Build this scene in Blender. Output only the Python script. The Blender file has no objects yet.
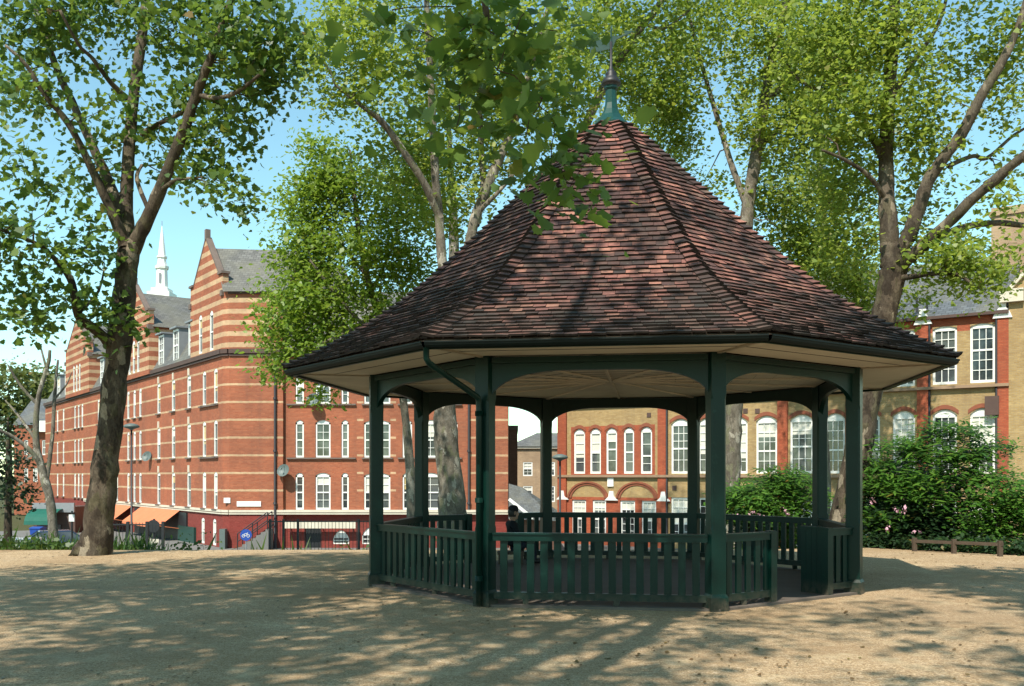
import bpy, math, random
import numpy as np
from mathutils import Vector, Matrix
C = bpy.context
col = C.scene.collection
PI = math.pi
rad = math.radians
F, HZ, CAMZ = 973.25, 475.4, 1.6


def P(px, py, D):
    """a pixel of the survey at distance D, as a point in the world"""
    return ((px - 512) / F * D, D, CAMZ + (HZ - py) / F * D)


# ------------------------------------------------------------------ scene
sc = C.scene
sc.render.resolution_x, sc.render.resolution_y = 1024, 686
cam = bpy.data.objects.new('camera', bpy.data.cameras.new('camera'))
col.objects.link(cam)
cam.location = (0, 0, CAMZ)
cam.rotation_euler = (PI / 2, 0, 0)
cam.data.sensor_width = 36
cam.data.lens = 36 * F / 1024
cam.data.shift_y = (HZ - 343) / 1024
cam.data.clip_end = 6000
sc.camera = cam
SUN_EL, SUN_AZ = rad(51), rad(-156)      # azimuth measured from +Y towards +X
sdir = Vector((math.sin(SUN_AZ) * math.cos(SUN_EL), math.cos(SUN_AZ) * math.cos(SUN_EL), math.sin(SUN_EL)))
sl = bpy.data.lights.new('sun', 'SUN')
sl.energy = 5.0
sl.angle = rad(0.55)
sl.color = (1.0, .94, .83)
so = bpy.data.objects.new('sun', sl)
col.objects.link(so)
so.rotation_euler = sdir.to_track_quat('Z', 'Y').to_euler()
so.location = (0, 0, 60)
w = bpy.data.worlds.new('World')
sc.world = w
w.use_nodes = True
wn = w.node_tree
sky = wn.nodes.new('ShaderNodeTexSky')
sky.sky_type = 'NISHITA'
sky.sun_disc = False
sky.sun_elevation = SUN_EL
sky.sun_rotation = SUN_AZ
sky.air_density = 1.0
sky.dust_density = .15
sky.ozone_density = .3
tint = wn.nodes.new('ShaderNodeMix')
tint.data_type = 'RGBA'
tint.blend_type = 'MULTIPLY'
tint.inputs[0].default_value = 1
tint.inputs[7].default_value = (1.03, 1.32, 1.12, 1)
wn.links.new(sky.outputs[0], tint.inputs[6])
wn.links.new(tint.outputs[2], wn.nodes['Background'].inputs[0])
wn.nodes['Background'].inputs[1].default_value = .145
vs = sc.view_settings
vs.view_transform = 'Standard'
vs.look = 'None'
vs.gamma = 1
vs.exposure = .45
vs.use_curve_mapping = False
sc.cycles.max_bounces = 8
sc.cycles.diffuse_bounces = 4
sc.cycles.transmission_bounces = 4
sc.cycles.caustics_reflective = False
sc.cycles.caustics_refractive = False
sc.cycles.use_denoising = True


# ------------------------------------------------------------------ materials
class NT:
    def __init__(s, name):
        s.m = bpy.data.materials.new(name)
        s.m.use_nodes = True
        s.t = s.m.node_tree
        s.b = s.t.nodes['Principled BSDF']

    def n(s, typ, **kw):
        nd = s.t.nodes.new(typ)
        for k, v in kw.items():
            if k in ('ins',):
                for i, val in v.items():
                    nd.inputs[i].default_value = val
            else:
                setattr(nd, k, v)
        return nd

    def l(s, a, b):
        s.t.links.new(a, b)

    def mix(s, fac, a, b, blend='MIX'):
        nd = s.n('ShaderNodeMix', data_type='RGBA', blend_type=blend)
        for inp, v in ((nd.inputs[0], fac), (nd.inputs[6], a), (nd.inputs[7], b)):
            if isinstance(v, bpy.types.NodeSocket):
                s.l(v, inp)
            elif isinstance(v, (int, float)):
                inp.default_value = v
            else:
                inp.default_value = (*v, 1)
        return nd.outputs[2]

    def ramp(s, fac, stops, interp='LINEAR'):
        nd = s.n('ShaderNodeValToRGB')
        cr = nd.color_ramp
        cr.interpolation = interp
        while len(cr.elements) < len(stops):
            cr.elements.new(.5)
        for e, (p, c) in zip(cr.elements, stops):
            e.position = p
            e.color = (*c, 1) if not isinstance(c, (int, float)) else (c, c, c, 1)
        if fac is not None:
            s.l(fac, nd.inputs[0])
        return nd.outputs[0]

    def math(s, op, a, b=0.0):
        nd = s.n('ShaderNodeMath', operation=op)
        for i, v in enumerate((a, b)):
            if isinstance(v, bpy.types.NodeSocket):
                s.l(v, nd.inputs[i])
            else:
                nd.inputs[i].default_value = v
        return nd.outputs[0]

    def noise(s, scale, detail=4, rough=.55, vec=None, dist=0):
        nd = s.n('ShaderNodeTexNoise')
        nd.inputs['Scale'].default_value = scale
        nd.inputs['Detail'].default_value = detail
        nd.inputs['Roughness'].default_value = rough
        nd.inputs['Distortion'].default_value = dist
        s.l(vec if vec is not None else s.pos(), nd.inputs['Vector'])
        return nd.outputs[0]

    def pos(s):
        if not hasattr(s, '_p'):
            s._p = s.n('ShaderNodeNewGeometry')
        return s._p.outputs['Position']

    def island(s):
        s.pos()
        return s._p.outputs['Random Per Island']

    def bump(s, h, strength=.3, dist=.02):
        nd = s.n('ShaderNodeBump')
        nd.inputs['Strength'].default_value = strength
        nd.inputs['Distance'].default_value = dist
        s.l(h, nd.inputs['Height'])
        s.l(nd.outputs[0], s.b.inputs['Normal'])

    def base(s, v):
        if isinstance(v, bpy.types.NodeSocket):
            s.l(v, s.b.inputs['Base Color'])
        else:
            s.b.inputs['Base Color'].default_value = (*v, 1)

    def set(s, rough=.7, spec=.3, metal=0):
        s.b.inputs['Roughness'].default_value = rough
        s.b.inputs['Specular IOR Level'].default_value = spec
        s.b.inputs['Metallic'].default_value = metal
        return s.m


def mul(c, k):
    return tuple(min(1, x * k) for x in c)


def m_plain(name, c, rough=.6, spec=.3, var=.25, scale=6, metal=0, bump=0):
    t = NT(name)
    nz = t.noise(scale, 5)
    t.base(t.mix(nz, mul(c, 1 - var), mul(c, 1 + var)))
    if bump:
        t.bump(t.noise(scale * 8, 3), bump)
    return t.set(rough, spec, metal)


def m_brick(name, c1, c2, mortar, thin=None, thick=None, cream=(.62, .45, .26)):
    """UV in metres; thin = heights of thin pale courses, thick = (z_from, z_to, period, pale share)"""
    t = NT(name)
    uv = t.n('ShaderNodeUVMap').outputs[0]
    br = t.n('ShaderNodeTexBrick')
    br.inputs['Scale'].default_value = 1
    br.inputs['Brick Width'].default_value = .23
    br.inputs['Row Height'].default_value = .075
    br.inputs['Mortar Size'].default_value = .008
    br.inputs['Color1'].default_value = (*c1, 1)
    br.inputs['Color2'].default_value = (*c2, 1)
    br.inputs['Mortar'].default_value = (*mortar, 1)
    t.l(uv, br.inputs['Vector'])
    cl = br.outputs[0]
    if thin or thick:
        z = t.n('ShaderNodeSeparateXYZ')
        t.l(uv, z.inputs[0])
        zz = t.math('ADD', z.outputs[1], t.math('MULTIPLY', t.math('SUBTRACT', t.noise(3.5, 3), .5), .05))
        tot = None
        for h in (thin or []):
            m = t.n('ShaderNodeMath', operation='COMPARE')
            t.l(zz, m.inputs[0])
            m.inputs[1].default_value = h
            m.inputs[2].default_value = .06
            tot = m.outputs[0] if tot is None else t.math('ADD', tot, m.outputs[0])
        if thick:
            z0, z1, per, sh = thick
            fr = t.math('FRACT', t.math('DIVIDE', t.math('SUBTRACT', zz, z0), per))
            k = t.math('MULTIPLY', t.math('LESS_THAN', fr, sh), t.math('GREATER_THAN', zz, z0))
            k = t.math('MULTIPLY', k, t.math('LESS_THAN', zz, z1))
            tot = k if tot is None else t.math('ADD', tot, k)
        vr = t.mix(t.noise(3, 5, .7), mul(cream, .55), mul(cream, 1.3))
        cl = t.mix(tot, cl, vr)
    big = t.noise(.45, 5, .6)
    cl = t.mix(t.ramp(big, [(.35, .0), (.7, 1.0)]), t.mix(.36, cl, (.10, .055, .04)), cl)
    cl = t.mix(t.ramp(t.noise(2.6, 5, .7), [(.55, 0.0), (.75, .35)]), cl, mul(c2, 1.35))
    bp = t.n('ShaderNodeBump')
    bp.inputs['Strength'].default_value = .5
    bp.inputs['Distance'].default_value = .02
    t.l(br.outputs['Fac'], bp.inputs['Height'])
    bp.invert = True
    t.l(bp.outputs[0], t.b.inputs['Normal'])
    # vertical rain streaks
    mp = t.n('ShaderNodeMapping')
    mp.inputs['Scale'].default_value = (2.2, 2.2, .12)
    t.l(t.pos(), mp.inputs[0])
    st = t.noise(1.0, 4, .6, vec=mp.outputs[0])
    cl = t.mix(t.math('MULTIPLY', t.ramp(st, [(.52, 0.0), (.75, 1.0)]), .22), cl, (.10, .07, .06))
    t.base(cl)
    return t.set(.85, .2)


def m_slate(name, c):
    t = NT(name)
    uv = t.n('ShaderNodeUVMap').outputs[0]
    br = t.n('ShaderNodeTexBrick')
    br.inputs['Scale'].default_value = 1
    br.inputs['Brick Width'].default_value = .3
    br.inputs['Row Height'].default_value = .22
    br.inputs['Mortar Size'].default_value = .012
    br.inputs['Color1'].default_value = (*mul(c, .75), 1)
    br.inputs['Color2'].default_value = (*mul(c, 1.3), 1)
    br.inputs['Mortar'].default_value = (*mul(c, .35), 1)
    t.l(uv, br.inputs['Vector'])
    t.base(t.mix(t.ramp(t.noise(.7, 5), [(.4, 0.0), (.65, .55)]), br.outputs[0], (.16, .15, .11)))
    return t.set(.6, .4)


def m_leaf(name, ca, cb, cc, trans=.45, tcol=None):
    t = NT(name)
    r = t.island()
    c = t.ramp(r, [(0, ca), (.5, cb), (.975, cc), (.993, (.20, .15, .03)), (1, (.22, .12, .03))])
    c = t.mix(t.ramp(t.noise(.55, 3), [(.35, 0.0), (.65, 1.0)]), t.mix(.35, c, mul(ca, .8)), c)
    t.base(c)
    t.set(.42, .35)
    tr = t.n('ShaderNodeBsdfTranslucent')
    t.l(t.mix(.6, c, tcol or (.20, .26, .03)), tr.inputs[0])
    mx = t.n('ShaderNodeMixShader')
    mx.inputs[0].default_value = trans
    t.l(t.b.outputs[0], mx.inputs[1])
    t.l(tr.outputs[0], mx.inputs[2])
    t.l(mx.outputs[0], t.t.nodes['Material Output'].inputs[0])
    return t.m


def m_bark(name, dark, mid, pale, scale=2.2, upper=None):
    """flaking plane bark: irregular plates of different ages, paler towards the upper limbs"""
    t = NT(name)
    mp = t.n('ShaderNodeMapping')
    mp.inputs['Scale'].default_value = (1, 1, .5)
    t.l(t.pos(), mp.inputs[0])
    v = mp.outputs[0]
    nz = t.n('ShaderNodeTexNoise')
    nz.inputs['Scale'].default_value = scale * 2.5
    nz.inputs['Detail'].default_value = 6
    t.l(v, nz.inputs['Vector'])
    vm_ = t.n('ShaderNodeVectorMath', operation='MULTIPLY_ADD')
    t.l(nz.outputs['Color'], vm_.inputs[0])
    vm_.inputs[1].default_value = (.35, .35, .35)
    t.l(v, vm_.inputs[2])
    vo = t.n('ShaderNodeTexVoronoi')
    vo.inputs['Scale'].default_value = scale * 2.6
    t.l(vm_.outputs[0], vo.inputs['Vector'])
    sp_ = t.n('ShaderNodeSeparateColor')
    t.l(vo.outputs['Color'], sp_.inputs[0])
    ol = (mid[0] * .8, mid[1] * .92, mid[2] * .7)
    c = t.ramp(sp_.outputs[0], [(0, dark), (.28, mid), (.5, ol), (.66, mul(mid, .72)), (.84, pale), (.93, mul(dark, 1.3))], 'CONSTANT')
    c = t.mix(.28, c, t.ramp(t.noise(scale * 1.6, 6, .65, vec=v, dist=.6), [(.38, dark), (.5, mid), (.62, pale)]))
    if upper:
        z = t.n('ShaderNodeSeparateXYZ')
        t.l(t.pos(), z.inputs[0])
        c = t.mix(t.math('MULTIPLY', t.ramp(t.math('DIVIDE', z.outputs[2], 20.0), [(.30, 0.0), (.55, 1.0)]), .4), c, upper)
    fine = t.noise(scale * 14, 5, .75, vec=v)
    c = t.mix(t.ramp(fine, [(.36, .55), (.52, 0.0)]), c, mul(dark, .6))
    t.base(c)
    t.bump(t.math('ADD', t.math('MULTIPLY', sp_.outputs[0], .7), fine), .7, .035)
    return t.set(.9, .15)


M = {}
M['stripe'] = m_brick('striped_red_brick', (.36, .095, .046), (.46, .14, .068), (.30, .16, .10),
                      thin=[.74, 1.74, 2.75, 3.77, 4.79, 5.81, 6.82, 7.8], thick=(8.95, 40, .64, .42), cream=(.66, .44, .26))
M['red'] = m_brick('red_brick', (.36, .095, .046), (.46, .14, .068), (.30, .16, .10))
M['dred'] = m_brick('painted_red_brick', (.22, .035, .028), (.28, .05, .04), (.22, .05, .04))
M['yellow'] = m_brick('yellow_stock_brick', (.38, .25, .10), (.48, .335, .15), (.38, .30, .19))
M['sred'] = m_brick('rubbed_red_brick', (.36, .075, .035), (.44, .11, .05), (.28, .09, .05))
M['beige'] = m_brick('beige_brick', (.40, .27, .16), (.48, .33, .2), (.42, .34, .24))
M['brown'] = m_brick('brown_brick', (.20, .09, .06), (.26, .12, .08), (.2, .13, .1))
M['slate'] = m_slate('grey_slate', (.13, .125, .115))
M['bslate'] = m_slate('blue_slate', (.095, .105, .115))
M['white'] = m_plain('white_paint', (.78, .77, .72), .45, .4, .06, 3)
M['stone'] = m_plain('pale_stone', (.6, .54, .43), .8, .2, .2, 2)
M['dark'] = m_plain('dark_cornice', (.09, .055, .045), .7, .3, .3, 2)
M['sill'] = m_plain('sill_stone', (.16, .12, .1), .8, .2, .3, 3)
M['iron'] = m_plain('black_iron', (.016, .016, .018), .5, .5, .3, 8)
M['lead'] = m_plain('lead_grey', (.22, .23, .24), .5, .4, .2, 3)
M['blind'] = m_plain('window_blind', (.62, .60, .52), .7, .2, .1, 2)
M['curtain'] = m_plain('yellow_curtain', (.48, .36, .16), .8, .2, .2, 5)
M['orange'] = m_plain('orange_canvas', (.60, .19, .09), .8, .2, .15, 2)
M['gcanvas'] = m_plain('green_canvas', (.01, .10, .07), .7, .3, .2, 3)
M['blue'] = m_plain('blue_plastic', (.015, .06, .30), .5, .4, .15, 3)
M['skin'] = m_plain('skin', (.42, .24, .17), .55, .35, .08, 20)
M['black'] = m_plain('black_cloth', (.012, .012, .014), .85, .2, .3, 12)
M['jeans'] = m_plain('dark_trousers', (.02, .022, .03), .85, .2, .3, 12)
M['shoe'] = m_plain('dark_leather', (.02, .015, .012), .5, .4, .2, 12)
M['tyre'] = m_plain('rubber', (.02, .02, .02), .8, .2, .2, 9)
M['silver'] = m_plain('car_silver', (.55, .56, .56), .25, .6, .04, 1, .3)
M['navy'] = m_plain('car_navy', (.03, .05, .09), .22, .6, .1, 1, .2)
M['chrome'] = m_plain('chrome', (.5, .5, .5), .2, .5, .05, 3, .9)
M['lampglass'] = m_plain('lens', (.7, .7, .68), .15, .6, .05, 3)
M['wood'] = m_plain('weathered_wood', (.085, .06, .042), .85, .2, .35, 7, bump=.4)
M['asphalt'] = m_plain('asphalt', (.055, .055, .057), .9, .2, .25, 14)
M['paving'] = m_plain('paving', (.17, .165, .155), .85, .2, .2, 4)
M['pink'] = m_plain('pink_petals', (.55, .30, .36), .6, .3, .25, 30)
M['dgreen'] = m_plain('dark_green_door', (.012, .05, .04), .4, .4, .2, 3)
M['tank'] = m_plain('grey_cabinet', (.11, .14, .13), .5, .4, .15, 3)


def m_glass():
    t = NT('window_glass')
    oi = t.n('ShaderNodeObjectInfo').outputs['Random']
    c = t.ramp(oi, [(0, (.012, .014, .016)), (.5, (.03, .035, .04)), (1, (.10, .11, .11))])
    c = t.mix(t.ramp(t.noise(.9, 3), [(.45, 0.0), (.6, .6)]), c, (.13, .15, .14))
    t.base(c)
    t.bump(t.noise(.8, 2), .06, .05)
    return t.set(.06, .8)


M['glass'] = m_glass()


def m_paint_green():
    t = NT('green_gloss_paint')
    c = t.mix(t.noise(2.2, 5), (.001, .0115, .0085), (.0022, .026, .019))
    c = t.mix(t.ramp(t.noise(9, 6, .7), [(.60, 0.0), (.72, .5)]), c, (.016, .055, .042))
    z = t.n('ShaderNodeSeparateXYZ')
    t.l(t.pos(), z.inputs[0])
    foot = t.math('MULTIPLY', t.ramp(z.outputs[2], [(.02, .8), (.22, 0.0)]), t.ramp(t.noise(11, 5, .7), [(.35, 0.0), (.6, 1.0)]))
    c = t.mix(foot, c, (.09, .07, .05))
    chip = t.ramp(t.noise(30, 5, .8), [(.66, 0.0), (.70, .8)])
    c = t.mix(chip, c, (.10, .09, .07))
    t.base(c)
    t.bump(t.noise(45, 3), .15, .004)
    return t.set(.38, .24)


M['green'] = m_paint_green()
M['gutter'] = m_plain('black_green_gutter', (.005, .009, .008), .55, .18, .4, 6)


def m_soffit():
    t = NT('cream_boards')
    c = t.mix(t.noise(3, 5), (.62, .54, .42), (.72, .64, .51))
    c = t.mix(t.ramp(t.noise(.9, 4), [(.5, 0.0), (.75, .4)]), c, (.30, .22, .14))
    t.base(c)
    return t.set(.7, .25)


M['cream'] = m_soffit()


def m_tile():
    t = NT('clay_roof_tiles')
    r = t.island()
    c = t.ramp(r, [(0, (.06, .038, .036)), (.2, (.13, .062, .056)), (.45, (.25, .10, .082)), (.72, (.35, .14, .105)),
                   (.92, (.48, .22, .155)), (1, (.19, .13, .10))])
    n1 = t.ramp(t.noise(.95, 6, .68), [(.44, 0.0), (.58, 1.0)])
    c = t.mix(t.math('MULTIPLY', n1, .78), c, (.036, .028, .026))
    mp = t.n('ShaderNodeMapping')
    mp.inputs['Scale'].default_value = (3.0, 3.0, .5)
    t.l(t.pos(), mp.inputs[0])
    run = t.ramp(t.noise(1.0, 5, .65, vec=mp.outputs[0]), [(.52, 0.0), (.68, .55)])
    c = t.mix(run, c, (.06, .052, .042))
    lich = t.ramp(t.noise(26, 3, .6), [(.68, 0.0), (.74, .55)])
    c = t.mix(lich, c, (.30, .28, .22))
    n2 = t.ramp(t.noise(14, 5, .7), [(.5, 0.0), (.7, 1.0)])
    c = t.mix(t.math('MULTIPLY', n2, .45), c, (.06, .045, .038))
    # moss growing along the wet eaves courses
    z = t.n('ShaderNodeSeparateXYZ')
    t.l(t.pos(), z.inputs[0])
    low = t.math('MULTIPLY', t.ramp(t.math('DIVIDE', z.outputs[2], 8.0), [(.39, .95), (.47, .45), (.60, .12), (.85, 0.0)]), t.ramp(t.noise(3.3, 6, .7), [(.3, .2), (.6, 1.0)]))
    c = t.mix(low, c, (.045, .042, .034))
    t.base(c)
    t.bump(t.noise(60, 4, .7), .35, .006)
    return t.set(.82, .25)


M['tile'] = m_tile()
M['tile_edge'] = m_plain('dark_tile_edge', (.030, .022, .019), .9, .15, .5, 9)  # near-black butt and side faces of the tiles, drawing the dark course lines


def m_ground():
    t = NT('gravel_ground')
    p = t.pos()
    fine = t.noise(62, 4, .8)
    med = t.noise(24, 4, .7)
    big = t.noise(.55, 5, .6)
    c = t.ramp(fine, [(.36, (.13, .08, .040)), (.5, (.44, .30, .165)), (.63, (.90, .69, .44))])
    c = t.mix(t.ramp(med, [(.40, .62), (.55, 0.0)]), c, (.23, .15, .085))
    c = t.mix(t.ramp(t.noise(15, 5, .8), [(.50, 0.0), (.64, .7)]), c, (.70, .55, .38))
    c = t.mix(t.ramp(big, [(.36, .6), (.60, 0.0)]), c, (.27, .175, .095))
    c = t.mix(t.ramp(t.noise(1.7, 5, .65), [(.55, 0.0), (.72, .55)]), c, (.60, .48, .30))
    c = t.mix(t.ramp(t.noise(.28, 3, .5), [(.52, 0.0), (.66, .35)]), c, (.24, .17, .11))
    litter = t.ramp(t.noise(7, 6, .75), [(.62, 0.0), (.70, .7)])
    c = t.mix(litter, c, (.13, .085, .05))
    # soil and grass on the slope beyond the terrace, decided by where it is
    z = t.n('ShaderNodeSeparateXYZ')
    t.l(p, z.inputs[0])
    k = t.ramp(t.math('ADD', t.math('MULTIPLY', z.outputs[2], -1.0), t.math('MULTIPLY', med, .1)), [(.10, 0.0), (.22, 1.0)])
    soil = t.mix(t.noise(9, 4), (.05, .07, .02), (.10, .085, .05))
    c = t.mix(k, c, soil)
    t.base(c)
    vo = t.n('ShaderNodeTexVoronoi')
    vo.inputs['Scale'].default_value = 55
    t.l(p, vo.inputs['Vector'])
    hh = t.math('ADD', t.math('MULTIPLY', vo.outputs[0], .6), t.math('ADD', fine, t.math('MULTIPLY', t.noise(5, 4), 2.0)))
    t.bump(hh, .55, .02)
    return t.set(.95, .1)


M['ground'] = m_ground()
M['floor'] = m_plain('worn_asphalt_floor', (.13, .105, .085), .9, .2, .25, 3, bump=.2)

M['leafA'] = m_leaf('plane_leaf_cool', (.04, .09, .026), (.08, .16, .036), (.19, .27, .045), .48, (.28, .40, .05))
M['leafB'] = m_leaf('plane_leaf_bright', (.11, .178, .036), (.205, .285, .05), (.36, .395, .08), .52, (.54, .66, .08))
M['leafC'] = m_leaf('lime_leaf', (.11, .19, .025), (.18, .285, .035), (.28, .37, .055), .5, (.42, .56, .06))
M['leafD'] = m_leaf('shrub_leaf', (.035, .10, .016), (.075, .18, .024), (.14, .26, .035), .42, (.2, .36, .04))
M['leafE'] = m_leaf('evergreen_leaf', (.012, .03, .010), (.02, .05, .016), (.04, .075, .02), .25, (.06, .10, .02))
M['leafF'] = m_leaf('far_leaf', (.09, .12, .03), (.13, .16, .04), (.18, .20, .06), .4, (.2, .24, .05))
M['litter'] = m_leaf('dry_leaf', (.12, .07, .03), (.18, .11, .05), (.10, .09, .03), .15, (.2, .12, .04))
M['grass'] = m_leaf('grass_blade', (.03, .07, .012), (.06, .12, .02), (.10, .16, .03), .35, (.14, .22, .03))
M['bark'] = m_bark('plane_bark', (.034, .025, .018), (.10, .075, .053), (.30, .245, .175), 2.2, (.21, .18, .135))
M['pbark'] = m_bark('pale_bark', (.10, .085, .065), (.21, .18, .14), (.42, .38, .31), 3)
M['twig'] = m_plain('twig_bark', (.07, .05, .035), .9, .1, .3, 5)


# ------------------------------------------------------------------ mesh builder and objects
class MB:
    def __init__(s):
        s.v, s.f, s.m, s.uv = [], [], [], []

    def add(s, verts, faces, mat=0, uvs=None):
        o = len(s.v)
        s.v += [tuple(p) for p in verts]
        for i, f in enumerate(faces):
            s.f.append(tuple(o + k for k in f))
            s.m.append(mat)
            s.uv.append([uvs[k] for k in f] if uvs else None)

    def box(s, c, x, y, z, mat=0):
        """centre and three half-axis vectors"""
        c, x, y, z = map(Vector, (c, x, y, z))
        vs = [c + sx * x + sy * y + sz * z for sz in (-1, 1) for sy in (-1, 1) for sx in (-1, 1)]
        uv = [(sx * x.length + sy * y.length + c.x, sz * z.length + c.z) for sz in (-1, 1) for sy in (-1, 1) for sx in (-1, 1)]
        s.add(vs, [(0, 2, 3, 1), (4, 5, 7, 6), (0, 1, 5, 4), (2, 6, 7, 3), (0, 4, 6, 2), (1, 3, 7, 5)], mat, uv)

    def bx(s, x0, x1, y0, y1, z0, z1, mat=0):
        s.box(((x0 + x1) / 2, (y0 + y1) / 2, (z0 + z1) / 2), ((x1 - x0) / 2, 0, 0), (0, (y1 - y0) / 2, 0), (0, 0, (z1 - z0) / 2), mat)

    def bar(s, a, b, wd, th, up=(0, 0, 1), mat=0):
        a, b = Vector(a), Vector(b)
        d = (b - a)
        y = Vector(up).cross(d)
        if y.length < 1e-6:
            y = Vector((1, 0, 0)).cross(d)
        y.normalize()
        z = d.cross(y).normalized()
        s.box((a + b) / 2, d / 2, y * wd / 2, z * th / 2, mat)

    def tube(s, pts, rs, n=8, mat=0, cap=True):
        pts = [Vector(p) for p in pts]
        if isinstance(rs, (int, float)):
            rs = [rs] * len(pts)
        o = len(s.v)
        prev = None
        for i, p in enumerate(pts):
            d = (pts[min(i + 1, len(pts) - 1)] - pts[max(i - 1, 0)]).normalized()
            if prev is None:
                a = d.cross(Vector((0, 0, 1)) if abs(d.z) < .9 else Vector((1, 0, 0))).normalized()
            else:
                a = (prev - d * prev.dot(d)).normalized()
            prev = a
            b = d.cross(a)
            for k in range(n):
                t = 2 * PI * k / n
                s.v.append(tuple(p + (a * math.cos(t) + b * math.sin(t)) * rs[i]))
        for i in range(len(pts) - 1):
            for k in range(n):
                k2 = (k + 1) % n
                s.f.append((o + i * n + k, o + i * n + k2, o + (i + 1) * n + k2, o + (i + 1) * n + k))
                s.m.append(mat)
                s.uv.append(None)
        if cap:
            for base in (o, o + (len(pts) - 1) * n):
                s.f.append(tuple(base + k for k in range(n)))
                s.m.append(mat)
                s.uv.append(None)

    def lathe(s, c, prof, n=16, mat=0):
        """prof = [(radius, z)...] about a vertical axis through c"""
        s.tube([(c[0], c[1], c[2] + z) for r, z in prof], [max(r, .001) for r, z in prof], n, mat)

    def quad(s, a, b, c, d, mat=0, uv=None):
        a, b, c, d = map(Vector, (a, b, c, d))
        if uv is None:
            ux = (b - a)
            L = ux.length
            ux = ux / (L or 1)
            uv = [((q - a).dot(ux), ((q - a) - ux * (q - a).dot(ux)).length) for q in (a, b, c, d)]
        s.add((a, b, c, d), [(0, 1, 2, 3)], mat, uv)

    def prism(s, poly, vec, mat=0):
        n = len(poly)
        vec = Vector(vec)
        a = [Vector(p) for p in poly]
        b = [p + vec for p in a]
        ux = (a[1] - a[0]).normalized()
        uv = [((q - a[0]).dot(Vector((ux.x, ux.y, 0))), q.z) for q in a + b]
        s.add(a + b, [tuple(range(n)), tuple(range(2 * n - 1, n - 1, -1))] + [(i, (i + 1) % n, n + (i + 1) % n, n + i) for i in range(n)], mat, uv)

    def mesh(s, name, mats, off=(0, 0, 0), smooth=False):
        me = bpy.data.meshes.new(name)
        me.from_pydata([(p[0] - off[0], p[1] - off[1], p[2] - off[2]) for p in s.v], [], s.f)
        if not isinstance(mats, (list, tuple)):
            mats = [mats]
        for m in mats:
            me.materials.append(m)
        me.polygons.foreach_set('material_index', s.m)
        if any(u is not None for u in s.uv):
            ul = me.uv_layers.new(name='UVMap')
            arr = []
            for f, u in zip(s.f, s.uv):
                if u is None:
                    u = [(s.v[i][0] + s.v[i][1], s.v[i][2]) for i in f]
                for q in u:
                    arr += [q[0], q[1]]
            ul.data.foreach_set('uv', arr)
        if smooth:
            me.polygons.foreach_set('use_smooth', [True] * len(me.polygons))
        me.update()
        return me


def link(name, me, parent=None, loc=(0, 0, 0), rz=0):
    o = bpy.data.objects.new(name, me)
    col.objects.link(o)
    if parent:
        o.parent = parent
    o.location = loc
    o.rotation_euler = (0, 0, rz)
    return o


def wloc(o):
    v = Vector((0, 0, 0))
    while o is not None:
        v = v + o.location
        o = o.parent
    return v


def part(name, mb, mats, parent, smooth=False):
    """one mesh object under a (unrotated) thing or part, given in world coordinates"""
    return link(name, mb.mesh(name, mats, wloc(parent), smooth), parent)


def tag(o, label, cat, group=None):
    o['label'] = label
    o['category'] = cat
    if group:
        o['group'] = group
    return o


def thing(name, label, cat, loc, group=None):
    return tag(link(name, None, None, loc), label, cat, group)


def single(name, mb, mats, loc, label, cat, group=None, smooth=False):
    o = link(name, mb.mesh(name, mats, loc, smooth), None, loc)
    return tag(o, label, cat, group)


def structure(name, mb, mats, kind='structure', smooth=False):
    o = link(name, mb.mesh(name, mats, (0, 0, 0), smooth))
    o['kind'] = kind
    return o


# ------------------------------------------------------------------ leaves and trees
LEAF = {
    'plane': [(0, -.12), (.22, -.10), (.48, -.14), (.46, .08), (.60, .32), (.38, .38), (.30, .62), (.12, .66), (0, .9), (-.12, .66), (-.30, .62), (-.38, .38), (-.60, .32), (-.46, .08), (-.48, -.14), (-.22, -.10)],
    'lobe': [(0, -.1), (.46, .0), (.32, .42), (0, .8), (-.32, .42), (-.46, .0)],
    'oval': [(0, -.05), (.30, .25), (.22, .6), (0, .95), (-.22, .6), (-.30, .25)],
    'frond': [(0, 0), (.10, .2), (.13, .5), (.07, .85), (0, 1.0), (-.07, .85), (-.13, .5), (-.10, .2)],
    'blade': [(-.06, 0), (.06, 0), (.03, .6), (0, 1.0)],
}


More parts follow.
